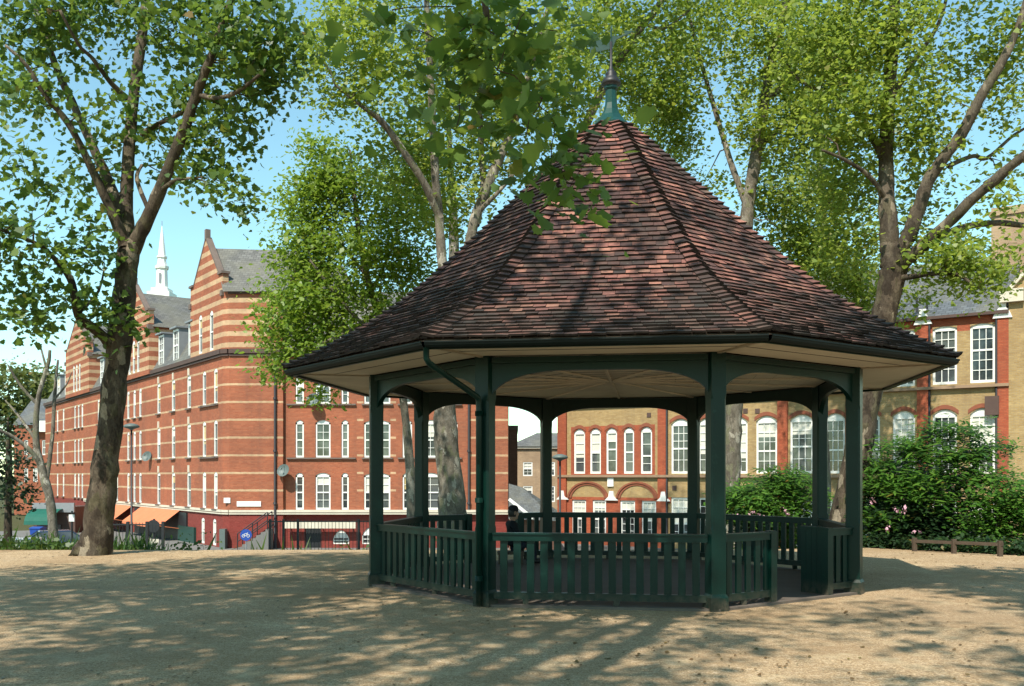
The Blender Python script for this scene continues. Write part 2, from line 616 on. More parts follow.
def leaf_mesh(name, cen, size, shape, mat, rng, up=.55, off=(0, 0, 0), droop=.25, outs=None):
    cen = np.asarray(cen, float)
    N = len(cen)
    tpl = np.array(LEAF[shape])
    K = len(tpl)
    nrm = rng.normal(size=(N, 3))
    nrm /= np.linalg.norm(nrm, axis=1, keepdims=True)
    nrm = nrm * (1 - abs(up)) + (np.array([0, 0, .75]) + np.array(sdir) * .45) * up
    if outs is not None:
        nrm += outs
    nrm /= np.linalg.norm(nrm, axis=1, keepdims=True)
    t = rng.normal(size=(N, 3)) + np.array([0, 0, -droop * 2])
    t -= nrm * (t * nrm).sum(1, keepdims=True)
    t /= np.linalg.norm(t, axis=1, keepdims=True) + 1e-9
    b = np.cross(nrm, t)
    sz = size * np.clip(rng.lognormal(-.06, .32, N), .4, 1.7)
    fold = rng.uniform(-.1, .35, N)
    curl = rng.uniform(-.05, .35, N)
    x = tpl[None, :, 0]
    y = tpl[None, :, 1]
    zz = np.abs(x) * fold[:, None] - curl[:, None] * y * y * .6
    V = cen[:, None, :] + sz[:, None, None] * (b[:, None, :] * x[..., None] + t[:, None, :] * y[..., None] + nrm[:, None, :] * zz[..., None])
    V = V.reshape(-1, 3) - np.array(off)
    me = bpy.data.meshes.new(name)
    me.vertices.add(N * K)
    me.vertices.foreach_set('co', V.astype(np.float32).ravel())
    me.loops.add(N * K)
    me.loops.foreach_set('vertex_index', np.arange(N * K, dtype=np.int32))
    me.polygons.add(N)
    me.polygons.foreach_set('loop_start', np.arange(0, N * K, K, dtype=np.int32))
    me.materials.append(mat)
    me.update(calc_edges=True)
    return me


def smooth_path(pts, sub=4):
    p = np.array(pts, float)
    out = []
    for i in range(len(p) - 1):
        a, b, c, d = p[max(i - 1, 0)], p[i], p[i + 1], p[min(i + 2, len(p) - 1)]
        for k in range(sub):
            t = k / sub
            out.append(.5 * ((2 * b) + (c - a) * t + (2 * a - 5 * b + 4 * c - d) * t * t + (3 * b - a - 3 * c + d) * t ** 3))
    out.append(p[-1])
    return np.array(out)


def make_tree(name, label, cat, base, limbs, clumps, leaf, size, percl, clr, lmat, bmat, seed, group=None, minr=.006, up=.5, sides=14, nudge=.025):
    rng = np.random.default_rng(seed)
    root = thing(name, label, cat, base, group)
    mb = MB()
    nodes = []
    for li, L in enumerate(limbs):
        q = smooth_path(L, 5)
        q[:, :3] += rng.normal(size=(len(q), 3)) * (nudge * q[:, 3:4]) * 1.5
        q[:, 3] *= rng.uniform(.93, 1.08, len(q))
        mb.tube([tuple(r[:3]) for r in q], [float(max(r[3], .008)) for r in q], sides)
        start = 0 if li else len(q) // 2
        for r in q[start:]:
            nodes.append(r[:4])
    nodes = np.array(nodes)
    cents = []
    for (c, rr, n) in clumps:
        d = rng.normal(size=(n, 3))
        d /= np.linalg.norm(d, axis=1, keepdims=True)
        d *= rng.uniform(.15, 1, (n, 1)) ** (1 / 2.2)
        cents.append(np.array(c) + d * np.array(rr))
    cents = np.concatenate(cents)
    nd = np.linalg.norm(cents[:, None, :] - nodes[None, :, :3], axis=2).min(1)
    order = np.argsort(nd)
    tw = MB()
    cap = 6000
    buf = np.zeros((len(nodes) + 3 * len(cents), 3))
    br = np.zeros(len(buf))
    cnt = len(nodes)
    buf[:cnt] = nodes[:, :3]
    br[:cnt] = nodes[:, 3]
    lp = []
    for i in order:
        c = cents[i]
        dd = np.linalg.norm(buf[:cnt] - c, axis=1)
        j = int(np.argmin(dd + br[:cnt] * 0))
        a = buf[j].copy()
        L = dd[j]
        if L > .15:
            r0 = min(br[j] * .7, .012 + .013 * L)
            r0 = max(r0, minr)
            mid1 = a + (c - a) * .35 + np.array([0, 0, .10 * L]) + rng.normal(size=3) * .06 * L
            mid2 = a + (c - a) * .7 + np.array([0, 0, .08 * L]) + rng.normal(size=3) * .06 * L
            rs = [r0, r0 * .85, r0 * .65, minr]
            tw.tube([tuple(a), tuple(mid1), tuple(mid2), tuple(c)], rs, 5 if r0 > .02 else 4, cap=False)
            for pnt, r in ((mid1, rs[1]), (mid2, rs[2]), (c, rs[3] * 1.3)):
                buf[cnt] = pnt
                br[cnt] = r
                cnt += 1
        k = max(3, int(percl * rng.uniform(.55, 1.45)))
        g = rng.normal(size=(k, 3)) * clr * np.array([1, 1, .7])
        lp.append(c + g)
    lp = np.concatenate(lp)
    o0 = len(mb.v)
    mb.v += tw.v
    mb.f += [tuple(o0 + k for k in f) for f in tw.f]
    mb.m += [1] * len(tw.f)
    mb.uv += tw.uv
    part('trunk', mb, [bmat, M['twig'] if bmat is not M['pbark'] else bmat], root, True)
    link('foliage' if cat in ('shrub', 'bush') else 'crown', leaf_mesh('crown', lp, size, leaf, lmat, rng, up, base), root)
    return root


def PL(pts, D):
    """limb through survey pixels: (px, py, radius[, depth offset])"""
    out = []
    for p in pts:
        d = D + (p[3] if len(p) > 3 else 0)
        out.append((*P(p[0], p[1], d), p[2]))
    return out


def CL(px, py, D, wx, wz, n, dy=None):
    """crown clump centred on a survey pixel, half-sizes in pixels"""
    rx, rz = wx / F * D, wz / F * D
    return (P(px, py, D), (rx, dy or max(.8, (rx + rz) * .5), rz), n)


# ------------------------------------------------------------------ ground, road
STREET = -2.7


def ss(t):
    t = min(1, max(0, t))
    return t * t * (3 - 2 * t)


def gz(x, y):
    edge = 20.8 + max(0, x - 5) * .25
    return STREET * ss((y - edge) / 8.0) + .05 * math.sin(x * .35 + 1) * math.sin(y * .3) * ss((abs(y - 15) + abs(x) - 9) / 6) * (1 - ss((y - 26) / 4))


def axis(lo, hi, step, far):
    a = list(np.arange(lo, hi + 1e-6, step))
    k = step * 2
    l, r = a[0], a[-1]
    L, R = [], []
    while r < far:
        r += k
        l -= k
        k *= 1.6
        R.append(r)
        L.append(l)
    return L[::-1] + a + R


xs = axis(-22, 22, .5, 3500)
ys = axis(-2, 34, .4, 3500)
g = MB()
for y in ys:
    for x in xs:
        g.v.append((x, y, gz(x, y)))
nx = len(xs)
for j in range(len(ys) - 1):
    for i in range(nx - 1):
        g.f.append((j * nx + i, j * nx + i + 1, (j + 1) * nx + i + 1, (j + 1) * nx + i))
        g.m.append(0)
        g.uv.append(None)
structure('ground', g, M['ground'], smooth=True)

BX, BY = 1.531, 15.038       # middle of the bandstand


def ring(r0, r1, z, a0, a1, n=60, h=0):
    m = MB()
    for i in range(n):
        t0, t1 = a0 + (a1 - a0) * i / n, a0 + (a1 - a0) * (i + 1) / n
        p = [(BX + r * math.cos(t), BY + r * math.sin(t), z) for r, t in ((r0, t0), (r1, t0), (r1, t1), (r0, t1))]
        m.add(p, [(0, 1, 2, 3)])
        if h:
            q = [(BX + r0 * math.cos(t), BY + r0 * math.sin(t), zz) for t, zz in ((t0, z), (t1, z), (t1, z - h), (t0, z - h))]
            m.add(q, [(0, 1, 2, 3)])
    return m


structure('road', ring(19, 31, STREET + .006, rad(35), rad(155)), M['asphalt'])
structure('pavement', ring(31, 70, STREET + .13, rad(28), rad(165), 70, .13), M['paving'])

# ------------------------------------------------------------------ bandstand
R8, ROT = 3.614, -2.11001
ang = [ROT + k * PI / 4 for k in range(8)]     # FL, FR, R, BR, B2, B1, BL, L


def pc(r, k, z=0):
    return Vector((BX + r * math.cos(ang[k % 8]), BY + r * math.sin(ang[k % 8]), z))


bs = thing('bandstand', 'octagonal green timber bandstand with tall tiled roof on the gravel terrace', 'bandstand', (BX, BY, 0))

fl = MB()
fl.prism([pc(R8 + .12, k, -.1) for k in range(8)], (0, 0, .13))
part('floor', fl, M['floor'], bs)

prof = [(.235, 6.99), (.6, 6.66), (1.37, 5.88), (2.22, 5.04), (2.75, 4.53), (3.1, 4.22), (3.4, 3.99), (3.78, 3.74), (4.3, 3.43), (4.6, 3.27), (4.92, 3.12)]


def prof_at(s):
    acc = 0
    for (r0, z0), (r1, z1) in zip(prof, prof[1:]):
        L = math.hypot(r1 - r0, z1 - z0)
        if s <= acc + L or (r1, z1) == prof[-1]:
            t = (s - acc) / L
            return r0 + (r1 - r0) * t, z0 + (z1 - z0) * t
        acc += L


TOT = sum(math.hypot(b[0] - a[0], b[1] - a[1]) for a, b in zip(prof, prof[1:]))
NC = 52
rr = random.Random(5)
rf = MB()
# boarding under the tiles
for k in range(8):
    for (r0, z0), (r1, z1) in zip(prof, prof[1:]):
        rf.add([pc(r0, k, z0 - .03), pc(r0, k + 1, z0 - .03), pc(r1, k + 1, z1 - .03), pc(r1, k, z1 - .03)], [(0, 1, 2, 3)])
part('roof_deck', rf, M['wood'], bs)
rf = MB()
hips = [MB() for _ in range(8)]
for c in range(NC):
    s0, s1 = TOT * c / NC, TOT * (c + 1) / NC
    rt, zt = prof_at(max(0, s0 - .02))
    rb, zb = prof_at(s1)
    for k in range(8):
        a, b = ang[k], ang[k] + PI / 4
        mid = (a + b) / 2
        ex = Vector((-math.sin(mid), math.cos(mid), 0))
        er = Vector((math.cos(mid), math.sin(mid), 0))
        ht, hb = rt * math.sin(PI / 8), rb * math.sin(PI / 8)
        at, ab = rt * math.cos(PI / 8), rb * math.cos(PI / 8)
        sl_ = Vector((0, 0, zb - zt)) + er * (ab - at)
        nrm = (ex.cross(sl_)).normalized()
        if nrm.z < 0:
            nrm = -nrm
        W = .152
        x = -hb - (W / 2 if c % 2 else 0) - rr.uniform(0, .02)
        sag = [.004 * math.sin(c * 1.7 + k + q) for q in range(40)]
        q = 0
        while x < hb:
            x0, x1 = x + .002, x + W - .002
            x += W
            q += 1
            b0, b1 = max(x0, -hb), min(x1, hb)
            if b1 - b0 < .012:
                continue
            t0, t1 = min(max(x0, -ht), ht), min(max(x1, -ht), ht)
            lift = rr.gauss(.029, .004) + sag[q % 40]
            drop = rr.gauss(0, .004)
            O = Vector((BX, BY, 0))
            pt = [O + er * at + ex * t0 + Vector((0, 0, zt)) + nrm * .002, O + er * at + ex * t1 + Vector((0, 0, zt)) + nrm * .002]
            dn = sl_.normalized() * drop
            tw = rr.gauss(0, .002)
            pb = [O + er * ab + ex * b0 + Vector((0, 0, zb)) + nrm * (lift + tw) + dn, O + er * ab + ex * b1 + Vector((0, 0, zb)) + nrm * (lift - tw) + dn]
            pu = [v - nrm * .023 for v in pb]
            rf.add([pt[0], pt[1], pb[1], pb[0], pu[0], pu[1]], [(0, 1, 2, 3)], 0)
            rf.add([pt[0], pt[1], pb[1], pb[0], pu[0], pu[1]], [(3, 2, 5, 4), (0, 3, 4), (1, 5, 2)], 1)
        # bonnet tile over hip k
        if rb > .3:
            d = Vector((math.cos(a), math.sin(a), 0))
            pT, pB = Vector((BX, BY, zt)) + d * rt, Vector((BX, BY, zb)) + d * (rb + .015)
            nl = []
            for sgn in (-1, 1):
                mm = a + sgn * PI / 8
                e2 = Vector((-math.sin(mm), math.cos(mm), 0)) * sgn
                nl.append(e2)
            upv = (pB - pT).cross(Vector((-math.sin(a), math.cos(a), 0))).normalized()
            if upv.z < 0:
                upv = -upv
            wd = .14 + rr.uniform(-.006, .006)
            jt = rr.gauss(.066, .006)
            top = [pT + nl[0] * wd * .8 + upv * .012, pT + upv * .028, pT + nl[1] * wd * .8 + upv * .012]
            bot = [pB + nl[0] * wd + upv * (jt * .55), pB + upv * jt, pB + nl[1] * wd + upv * (jt * .55)]
            # widths run along the eaves direction of each neighbouring slope
            low = [v - upv * .034 for v in bot]
            hips[k].add(top + bot + low, [(0, 1, 4, 3), (1, 2, 5, 4)], 0)
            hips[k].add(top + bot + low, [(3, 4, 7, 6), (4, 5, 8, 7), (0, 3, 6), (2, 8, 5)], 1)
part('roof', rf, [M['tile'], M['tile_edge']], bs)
for k in range(8):
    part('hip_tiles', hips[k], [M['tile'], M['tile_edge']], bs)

# gutter (half-round), fascia and soffit
RE = 4.92
for k in range(8):
    gm = MB()
    a0, a1 = pc(RE - .055, k, 3.085), pc(RE - .055, k + 1, 3.085)
    ex = (a1 - a0).normalized()
    er = Vector((ex.y, -ex.x, 0))
    if er.dot(a0 - Vector((BX, BY, 3.1))) < 0:
        er = -er
    n = 7
    ringv = []
    for p in (a0, a1):
        for i in range(n):
            t = PI * i / (n - 1)
            ringv.append(p + er * (.055 * math.cos(t)) + Vector((0, 0, -.065 * math.sin(t))))
    gm.add(ringv, [(i, i + 1, n + i + 1, n + i) for i in range(n - 1)])
    gm.bar(a0 + er * .058, a1 + er * .058, .014, .016)
    part('gutter', gm, M['gutter'], bs, False)
    fm = MB()
    fm.bar(pc(RE - .13, k, 3.075), pc(RE - .13, k + 1, 3.075), .03, .12)
    part('fascia', fm, M['green'], bs)
    sm = MB()
    # soffit boards, laid parallel with the eaves
    rs = list(np.linspace(RE - .14, R8 + .08, 3))
    for r0, r1 in zip(rs, rs[1:]):
        r1 += .006
        sm.add([pc(r0, k, 3.05), pc(r0, k + 1, 3.05), pc(r1, k + 1, 3.055), pc(r1, k, 3.055)], [(0, 1, 2, 3)])
    for kk in (k, k + 1):
        sm.bar(pc(R8, kk, 3.045), pc(RE - .14, kk, 3.043), .05, .02)
    part('soffit', sm, M['cream'], bs)
# ceiling boards with cover strips
cm = MB()
for k in range(8):
    rs = list(np.linspace(R8 - .05, .12, 12))
    for r0, r1 in zip(rs, rs[1:]):
        r1 += .008
        cm.add([pc(r0, k, 3.062), pc(r0, k + 1, 3.062), pc(r1, k + 1, 3.066), pc(r1, k, 3.066)], [(0, 1, 2, 3)])
    cm.bar(pc(R8 - .06, k, 3.05), pc(.1, k, 3.05), .06, .022)
    pa, pb = (pc(R8 - .06, k, 3.05) + pc(R8 - .06, k + 1, 3.05)) / 2, Vector((BX, BY, 3.05))
    cm.bar(pa, pb, .04, .016)
part('ceiling', cm, M['cream'], bs)

# posts, arched beams
for k in range(8):
    p = pc(R8, k)
    d = Vector((math.cos(ang[k]), math.sin(ang[k]), 0))
    e = Vector((-d.y, d.x, 0))
    pm = MB()

    def oct_(z, hw, ch):
        pts = []
        for sx, sy in ((1, 1), (-1, 1), (-1, -1), (1, -1)):
            q = [(sx * hw, sy * (hw - ch)), (sx * (hw - ch), sy * hw)]
            if sx * sy < 0:
                q = q[::-1]
            pts += [p + d * u + e * v + Vector((0, 0, z)) for u, v in q]
        return pts
    levels = [(-.1, .115, .004), (.16, .115, .004), (.20, .095, .004), (.95, .095, .004), (1.0, .095, .022), (2.5, .095, .022), (2.56, .095, .004), (3.05, .095, .004)]
    rows = [oct_(*L) for L in levels]
    vs_ = [v for r_ in rows for v in r_]
    fs_ = [(i * 8 + j, i * 8 + (j + 1) % 8, (i + 1) * 8 + (j + 1) % 8, (i + 1) * 8 + j) for i in range(len(rows) - 1) for j in range(8)]
    pm.add(vs_, fs_ + [tuple(range(8)), tuple(range(len(vs_) - 8, len(vs_)))])
    part('post', pm, M['green'], bs)
    A, B = pc(R8, k), pc(R8, k + 1)
    ex = (B - A).normalized()
    L = (B - A).length
    er = Vector((ex.y, -ex.x, 0))
    if er.dot(A - Vector((BX, BY, 0))) < 0:
        er = -er
    bm_ = MB()
    # flat beam with basket-arch underside, cut from one plank 7 cm thick
    xs_ = [.08] + [.08 + .95 * (i / 14) ** 1.7 for i in range(1, 15)]
    low = []
    for x in xs_:
        t = min(1.0, (x - .08) / .95)
        low.append((x, 2.53 + .345 * (1 - (1 - t) ** 2.3) ** (1 / 2.0)))
    low = low + [(L - x, z) for x, z in low[::-1]]
    for (x0, z0), (x1, z1) in zip(low, low[1:]):
        v = []
        for o_ in (-.035, .035):
            for x, z in ((x0, z0), (x1, z1), (x1, 3.045), (x0, 3.045)):
                v.append(A + ex * x + er * o_ + Vector((0, 0, z)))
        bm_.add(v, [(0, 1, 2, 3), (7, 6, 5, 4), (0, 4, 5, 1), (3, 2, 6, 7)])
    # moulding along the top
    bm_.box((A + B) / 2 + er * .06 + Vector((0, 0, 3.0)), ex * (L / 2 - .09), er * .026, Vector((0, 0, .035)))
    part('beam', bm_, M['green'], bs)

# balustrades
bal_mb = MB()
bal_mb.bx(-.045, .045, -.014, .014, .175, .80)
bal_me = bal_mb.mesh('baluster', M['green'])


def balustrade(A, B, stile_a=False, stile_b=False):
    A, B = Vector(A), Vector(B)
    d = (B - A)
    L = d.length
    d.normalize()
    m = MB()
    up = Vector((0, 0, 1))
    m.bar(A + up * .845, B + up * .845, .085, .085)
    m.bar(A + up * .890, B + up * .890, .12, .022)
    m.bar(A + up * .135, B + up * .135, .075, .085)
    for q, f in ((A, stile_a), (B, stile_b)):
        if f:
            s_ = 1 if q is A else -1
            c_ = q + d * .05 * s_
            m.box(c_ + up * .45, d * .055, Vector((-d.y, d.x, 0)) * .055, up * .46)
    x = .4
    while x < L - .2:
        m.bar(A + d * x + up * .0, A + d * x + up * .1, .07, .07)
        x += 1.1
    o = part('balustrade', m, M['green'], bs)
    n = max(2, round((L - .1) / .17))
    for i in range(n):
        t = A + d * (.05 + (L - .1) * (i + .5) / n) - wloc(bs)
        link('baluster', bal_me, o, (t.x, t.y, 0), math.atan2(d.y, d.x))
    return o


for k in range(8):
    A, B = pc(R8, k), pc(R8, k + 1)
    d = (B - A).normalized()
    a, b = A + d * .095, B - d * .095
    if k == 1:          # the way in at the front right
        balustrade(a, A + (B - A) * .385, False, True)
        q = A + (B - A) * .765
        balustrade(q, b, True, False)
        inn = Vector((-d.y, d.x, 0))
        if inn.dot(Vector((BX, BY, 0)) - A) < 0:
            inn = -inn
        rm = MB()
        for i in range(4):
            c_ = q + d * .06 + inn * (.11 + .085 * i)
            rm.box(c_ + Vector((0, 0, .46)), d * .02, inn * .041, Vector((0, 0, .44)))
        rm.box(q + d * .06 + inn * .225 + Vector((0, 0, .905)), d * .035, inn * .185, Vector((0, 0, .014)))
        part('return_panel', rm, M['green'], bs)
    elif k == 5:        # and the one opposite
        balustrade(a, A + (B - A) * .26, False, True)
        balustrade(A + (B - A) * .63, b, True, False)
    else:
        balustrade(a, b)

# finial
fm = MB()
fm.lathe((BX, BY, 0), [(.30, 6.95), (.31, 6.99), (.235, 7.06), (.16, 7.15), (.115, 7.24), (.092, 7.34), (.085, 7.54), (.11, 7.57), (.11, 7.60), (.09, 7.63)], 8)
part('finial', fm, M['finial'] if 'finial' in M else m_plain('copper_green', (.008, .05, .04), .3, .5, .4, 5), bs)
fm = MB()
fm.lathe((BX, BY, 0), [(.10, 7.61), (.15, 7.635), (.155, 7.67), (.12, 7.72), (.08, 7.77), (.09, 7.80), (.05, 7.85), (.022, 7.92), (.02, 8.30)], 12)
part('finial_cap', fm, M['iron'], bs, True)
vm = MB()
vm.prism([(BX - .32, BY + .05, 8.14), (BX + .02, BY, 8.20), (BX + .1, BY - .02, 8.38), (BX - .02, BY, 8.385), (BX - .33, BY + .05, 8.30)], (0, .012, 0))
vm.bar((BX + .05, BY, 8.33), (BX + .24, BY - .03, 8.41), .02, .025)
vm.prism([(BX + .22, BY - .03, 8.37), (BX + .34, BY - .05, 8.45), (BX + .20, BY - .03, 8.46)], (0, .012, 0))
vm.tube([(BX, BY, 8.28), (BX, BY, 8.55)], [.02, .008], 8)
part('weather_vane', vm, M['dgreen'], bs)

# downpipe from the front left corner of the gutter to its post
g0 = pc(RE - .07, 0, 3.03)
p1 = pc(R8 + .15, 0, 2.5)
dm = MB()
out = (g0 - pc(R8, 0, 3.05)).normalized()
side = Vector((-out.y, out.x, 0))
dm.tube([g0, g0 + Vector((0, 0, -.12)), g0 - out * .05 + Vector((0, 0, -.17)), p1 + out * .03 + Vector((0, 0, .05)), p1, p1 + Vector((0, 0, -.1)), pc(R8 + .15, 0, .02)],
        .036, 10)
for z in (.35, 1.3, 2.35):
    dm.tube([p1 * 1 + Vector((0, 0, z - p1.z - .03)), p1 + Vector((0, 0, z - p1.z + .03))], .05, 10)
part('downpipe', dm, M['green'], bs, True)

# ------------------------------------------------------------------ facades and windows
win_cache = {}


def win_meshes(wd, h, rise, nc, nr, sash, ft):
    key = (round(wd, 2), round(h, 2), round(rise, 2), nc, nr, sash, ft)
    if key in win_cache:
        return win_cache[key]
    wd, h, rise = key[:3]
    m = MB()
    zt = h - rise
    m.bx(0, ft, -.03, .05, 0, zt)
    m.bx(wd - ft, wd, -.03, .05, 0, zt)
    m.bx(ft, wd - ft, -.03, .06, 0, ft * 1.2)
    if rise > .01:
        n = 8
        arc = []
        for i in range(n + 1):
            x = wd * i / n
            arc.append((x, zt + rise * (1 - (2 * x / wd - 1) ** 2)))
        lowz = zt - ft
        for (x0, z0), (x1, z1) in zip(arc, arc[1:]):
            m.add([(x0, .05, lowz), (x1, .05, lowz), (x1, .05, z1), (x0, .05, z0)], [(0, 1, 2, 3)])
            m.add([(x0, -.03, lowz), (x1, -.03, lowz), (x1, .05, lowz), (x0, .05, lowz)], [(0, 1, 2, 3)])
        gt = lowz
    else:
        m.bx(ft, wd - ft, -.03, .05, zt - ft, zt)
        gt = zt - ft
    gb = ft * 1.2
    gm_ = gb + (gt - gb) * sash
    m.bx(ft, wd - ft, -.02, .035, gm_ - ft * .4, gm_ + ft * .4)
    bw = ft * .3
    for i in range(1, nc):
        x = ft + (wd - 2 * ft) * i / nc
        m.bx(x - bw / 2, x + bw / 2, -.02, .02, gb, gt)
    for lo, hi, nn in ((gb, gm_, max(1, round(nr * sash))), (gm_, gt, max(1, nr - round(nr * sash)))):
        for i in range(1, nn):
            z = lo + (hi - lo) * i / nn
            m.bx(ft, wd - ft, -.02, .019, z - bw / 2, z + bw / 2)
    p = MB()
    p.bx(ft * .5, wd - ft * .5, -.035, -.025, ft * .5, gt + ft * .5)
    res = (m.mesh('window', M['white']), p.mesh('pane', M['glass']), gb, gm_, gt)
    win_cache[key] = res
    return res


wrng = random.Random(11)


def window(parent, O, d, n, u0, u1, z0, z1, rise, nc=2, nr=4, sash=.5, depth=.12, ft=.07, blind=.2, bmat=None):
    fm_, pm_, gb, gmid, gt = win_meshes(u1 - u0, z1 - z0, rise, nc, nr, sash, ft)
    o = Vector((O[0] + d[0] * u0 - n[0] * depth, O[1] + d[1] * u0 - n[1] * depth, z0)) - wloc(parent)
    # local +y must be the outward normal
    cr = d[0] * n[1] - d[1] * n[0]
    if cr < 0:
        o = o + Vector((d[0] * (u1 - u0), d[1] * (u1 - u0), 0))
        dd = (-d[0], -d[1])
    else:
        dd = d
    w_ = link('window', fm_, parent, o, math.atan2(dd[1], dd[0]))
    link('pane', pm_, w_)
    if wrng.random() < blind:
        b = MB()
        wd = u1 - u0
        h = (gt - gmid) * wrng.choice([.5, .8, 1.0, 1.0, 1.25])
        b.bx(ft * .9, wd - ft * .9, -.0246, -.0203, gt - h, gt)
        link('blind', b.mesh('blind', bmat or (M['blind'] if wrng.random() < .7 else M['curtain'])), w_)
    return w_


def facade(m, O, d, n, u0, u1, z0, z1, ops, matfn=None, depth=.16, breaks=(), zbreaks=(), out=0.0):
    def pt(u, z, o_=0.0):
        return (O[0] + d[0] * u + n[0] * (o_ + out), O[1] + d[1] * u + n[1] * (o_ + out), z)
    us = sorted({round(x, 3) for x in [u0, u1, *breaks, *[q for p in ops for q in p[:2]]] if u0 - 1e-6 <= x <= u1 + 1e-6})
    zs = sorted({round(x, 3) for x in [z0, z1, *zbreaks, *[q for p in ops for q in p[2:4]]] if z0 - 1e-6 <= x <= z1 + 1e-6})
    for ua, ub in zip(us, us[1:]):
        for za, zb in zip(zs, zs[1:]):
            uc, zc = (ua + ub) / 2, (za + zb) / 2
            if any(p[0] < uc < p[1] and p[2] < zc < p[3] for p in ops):
                continue
            mt = matfn(uc, zc) if matfn else 0
            m.add([pt(ua, za), pt(ub, za), pt(ub, zb), pt(ua, zb)], [(0, 1, 2, 3)], mt, [(ua, za), (ub, za), (ub, zb), (ua, zb)])
    for p in ops:
        a, b, lo, hi = p[:4]
        rise = p[4] if len(p) > 4 else 0
        mt = matfn((a + b) / 2, lo - .05) if matfn else 0
        zt = hi - rise
        for q in ((a, lo, a, zt), (b, lo, b, zt), (a, lo, b, lo)):
            m.add([pt(q[0], q[1]), pt(q[2], q[3]), pt(q[2], q[3], -depth), pt(q[0], q[1], -depth)], [(0, 1, 2, 3)], mt,
                  [(q[0], q[1]), (q[2], q[3]), (q[2] + depth, q[3]), (q[0] + depth, q[1])])
        N = 8 if rise else 1
        prev = None
        for i in range(N + 1):
            x = a + (b - a) * i / N
            z = zt + rise * (1 - (2 * i / N - 1) ** 2)
            if prev:
                m.add([pt(prev[0], prev[1]), pt(x, z), pt(x, z, -depth), pt(prev[0], prev[1], -depth)], [(0, 1, 2, 3)], mt)
                if rise:
                    m.add([pt(prev[0], prev[1]), pt(x, z), pt(x, hi), pt(prev[0], hi)], [(0, 1, 2, 3)], mt,
                          [(prev[0], prev[1]), (x, z), (x, hi), (prev[0], hi)])
            prev = (x, z)


# ------------------------------------------------------------------ the red striped tenement on the left
FD = 56.0
K = F / FD


def fx(px):
    return (px - 512) / K


P0 = (fx(222.6), FD)
LD = (-.585, .811)
LN = (-.811, -.585)


def ls(px):
    k = (512 - px) / F
    return (FD * k + P0[0]) / (-LD[0] - LD[1] * k) if False else (FD * k - (-P0[0])) / (.585 - .811 * k)


tb = thing('brick_tenement', 'orange-red brick tenement with cream stripes, steep gables and tall white windows left of the bandstand', 'tenement', (-16, 62, STREET))
rows = [(5.80, 7.86), (2.72, 4.83), (-.35, 1.80)]
BASE = STREET + .1
SB = -.50            # top of the red painted basement
CORN = 8.62
wall = MB()
mats = [M['stripe'], M['red'], M['dred']]


def sill(O, d, n, a, b, z, t=.09, out=.08):
    c = Vector((O[0] + d[0] * (a + b) / 2 + n[0] * out * .4, O[1] + d[1] * (a + b) / 2 + n[1] * out * .4, z - t / 2))
    sills = MB()
    sills.box(c, Vector((d[0], d[1], 0)) * (b - a) / 2, Vector((n[0], n[1], 0)) * (out * .6 + .05), Vector((0, 0, t / 2)))
    part('sill', sills, M['sill'], tb)


# -- left wing
WL = 52.0
lw = [215.7, 204.3, 189, 173.4, 158.8, 140.3, 134.5, 128.3, 117, 108, 98.6, 82.3, 78.6, 75, 63.5, 57.5]
ops = []
for px in lw:
    s = ls(px)
    wd = .62 if px < 150 or px > 200 else .72
    for lo, hi in rows:
        ops.append((s - wd / 2, s + wd / 2, lo, hi, .14))
# basement openings
for px in (203, 214.5):
    s = ls(px)
    ops.append((s - .28, s + .28, -2.5, -.95, .1))
facade(wall, P0, LD, LN, 0, WL, BASE, CORN, ops, lambda u, z: 2 if z < SB else 0, .16, zbreaks=(SB,))
for o_ in ops:
    window(tb, P0, LD, LN, *o_, nc=1, nr=2, blind=.55, depth=.07, ft=.085)
    if o_[2] > -1:
        sill(P0, LD, LN, o_[0] - .1, o_[1] + .1, o_[2] + .0)
# white keystones over the middle windows
for px in (189, 173.4, 158.8):
    for lo, hi in rows:
        ks = MB()
        s = ls(px)
        c = Vector((P0[0] + LD[0] * s + LN[0] * .02, P0[1] + LD[1] * s + LN[1] * .02, hi + .22))
        ks.box(c, Vector((*LD, 0)) * .12, Vector((*LN, 0)) * .04, Vector((0, 0, .22)))
        part('keystone', ks, M['stone'], tb)

# -- splayed corner and the block that faces the garden
SPL = (fx(230.5), FD - .25)
v = Vector((SPL[0] - P0[0], SPL[1] - P0[1], 0))
sd = v.normalized()
sn = (sd.y, -sd.x)
facade(wall, P0, (sd.x, sd.y), sn, 0, v.length, BASE, 12.2, [], lambda u, z: 2 if z < SB else 0, zbreaks=(SB,))
FN = (0, -1)
FX = (1, 0)
BL0, BL1 = SPL[0], fx(284)
facade(wall, (0, SPL[1]), FX, FN, BL0, BL1, BASE, 12.2, [], lambda u, z: 2 if z < SB else 0, zbreaks=(SB,))
wall.add([(BL1, SPL[1], BASE), (BL1, FD, BASE), (BL1, FD, 12.2), (BL1, SPL[1], 12.2)], [(0, 1, 2, 3)], 0, [(0, BASE), (.25, BASE), (.25, 12.2), (0, 12.2)])

# -- main front
fops = []
spec = [(295.5, 303.8, 1), (315.5, 330.5, 2), (341.4, 348.7, 1), (364.0, 390.3, 3), (402.5, 412, 1), (420.5, 440, 2), (450, 457.5, 1)]
for a, b, nc in spec:
    for lo, hi in [(5.72, 7.86), (2.63, 4.79), (-.37, 1.75)]:
        fops.append((fx(a), fx(b), lo, hi, .16, nc))
MF1 = fx(508)


def fm(u, z):
    if z < SB:
        return 2
    px = u * K + 512
    return 0 if (px > 470 or 357 < px < 363.5 or 390.5 < px < 396) else 1


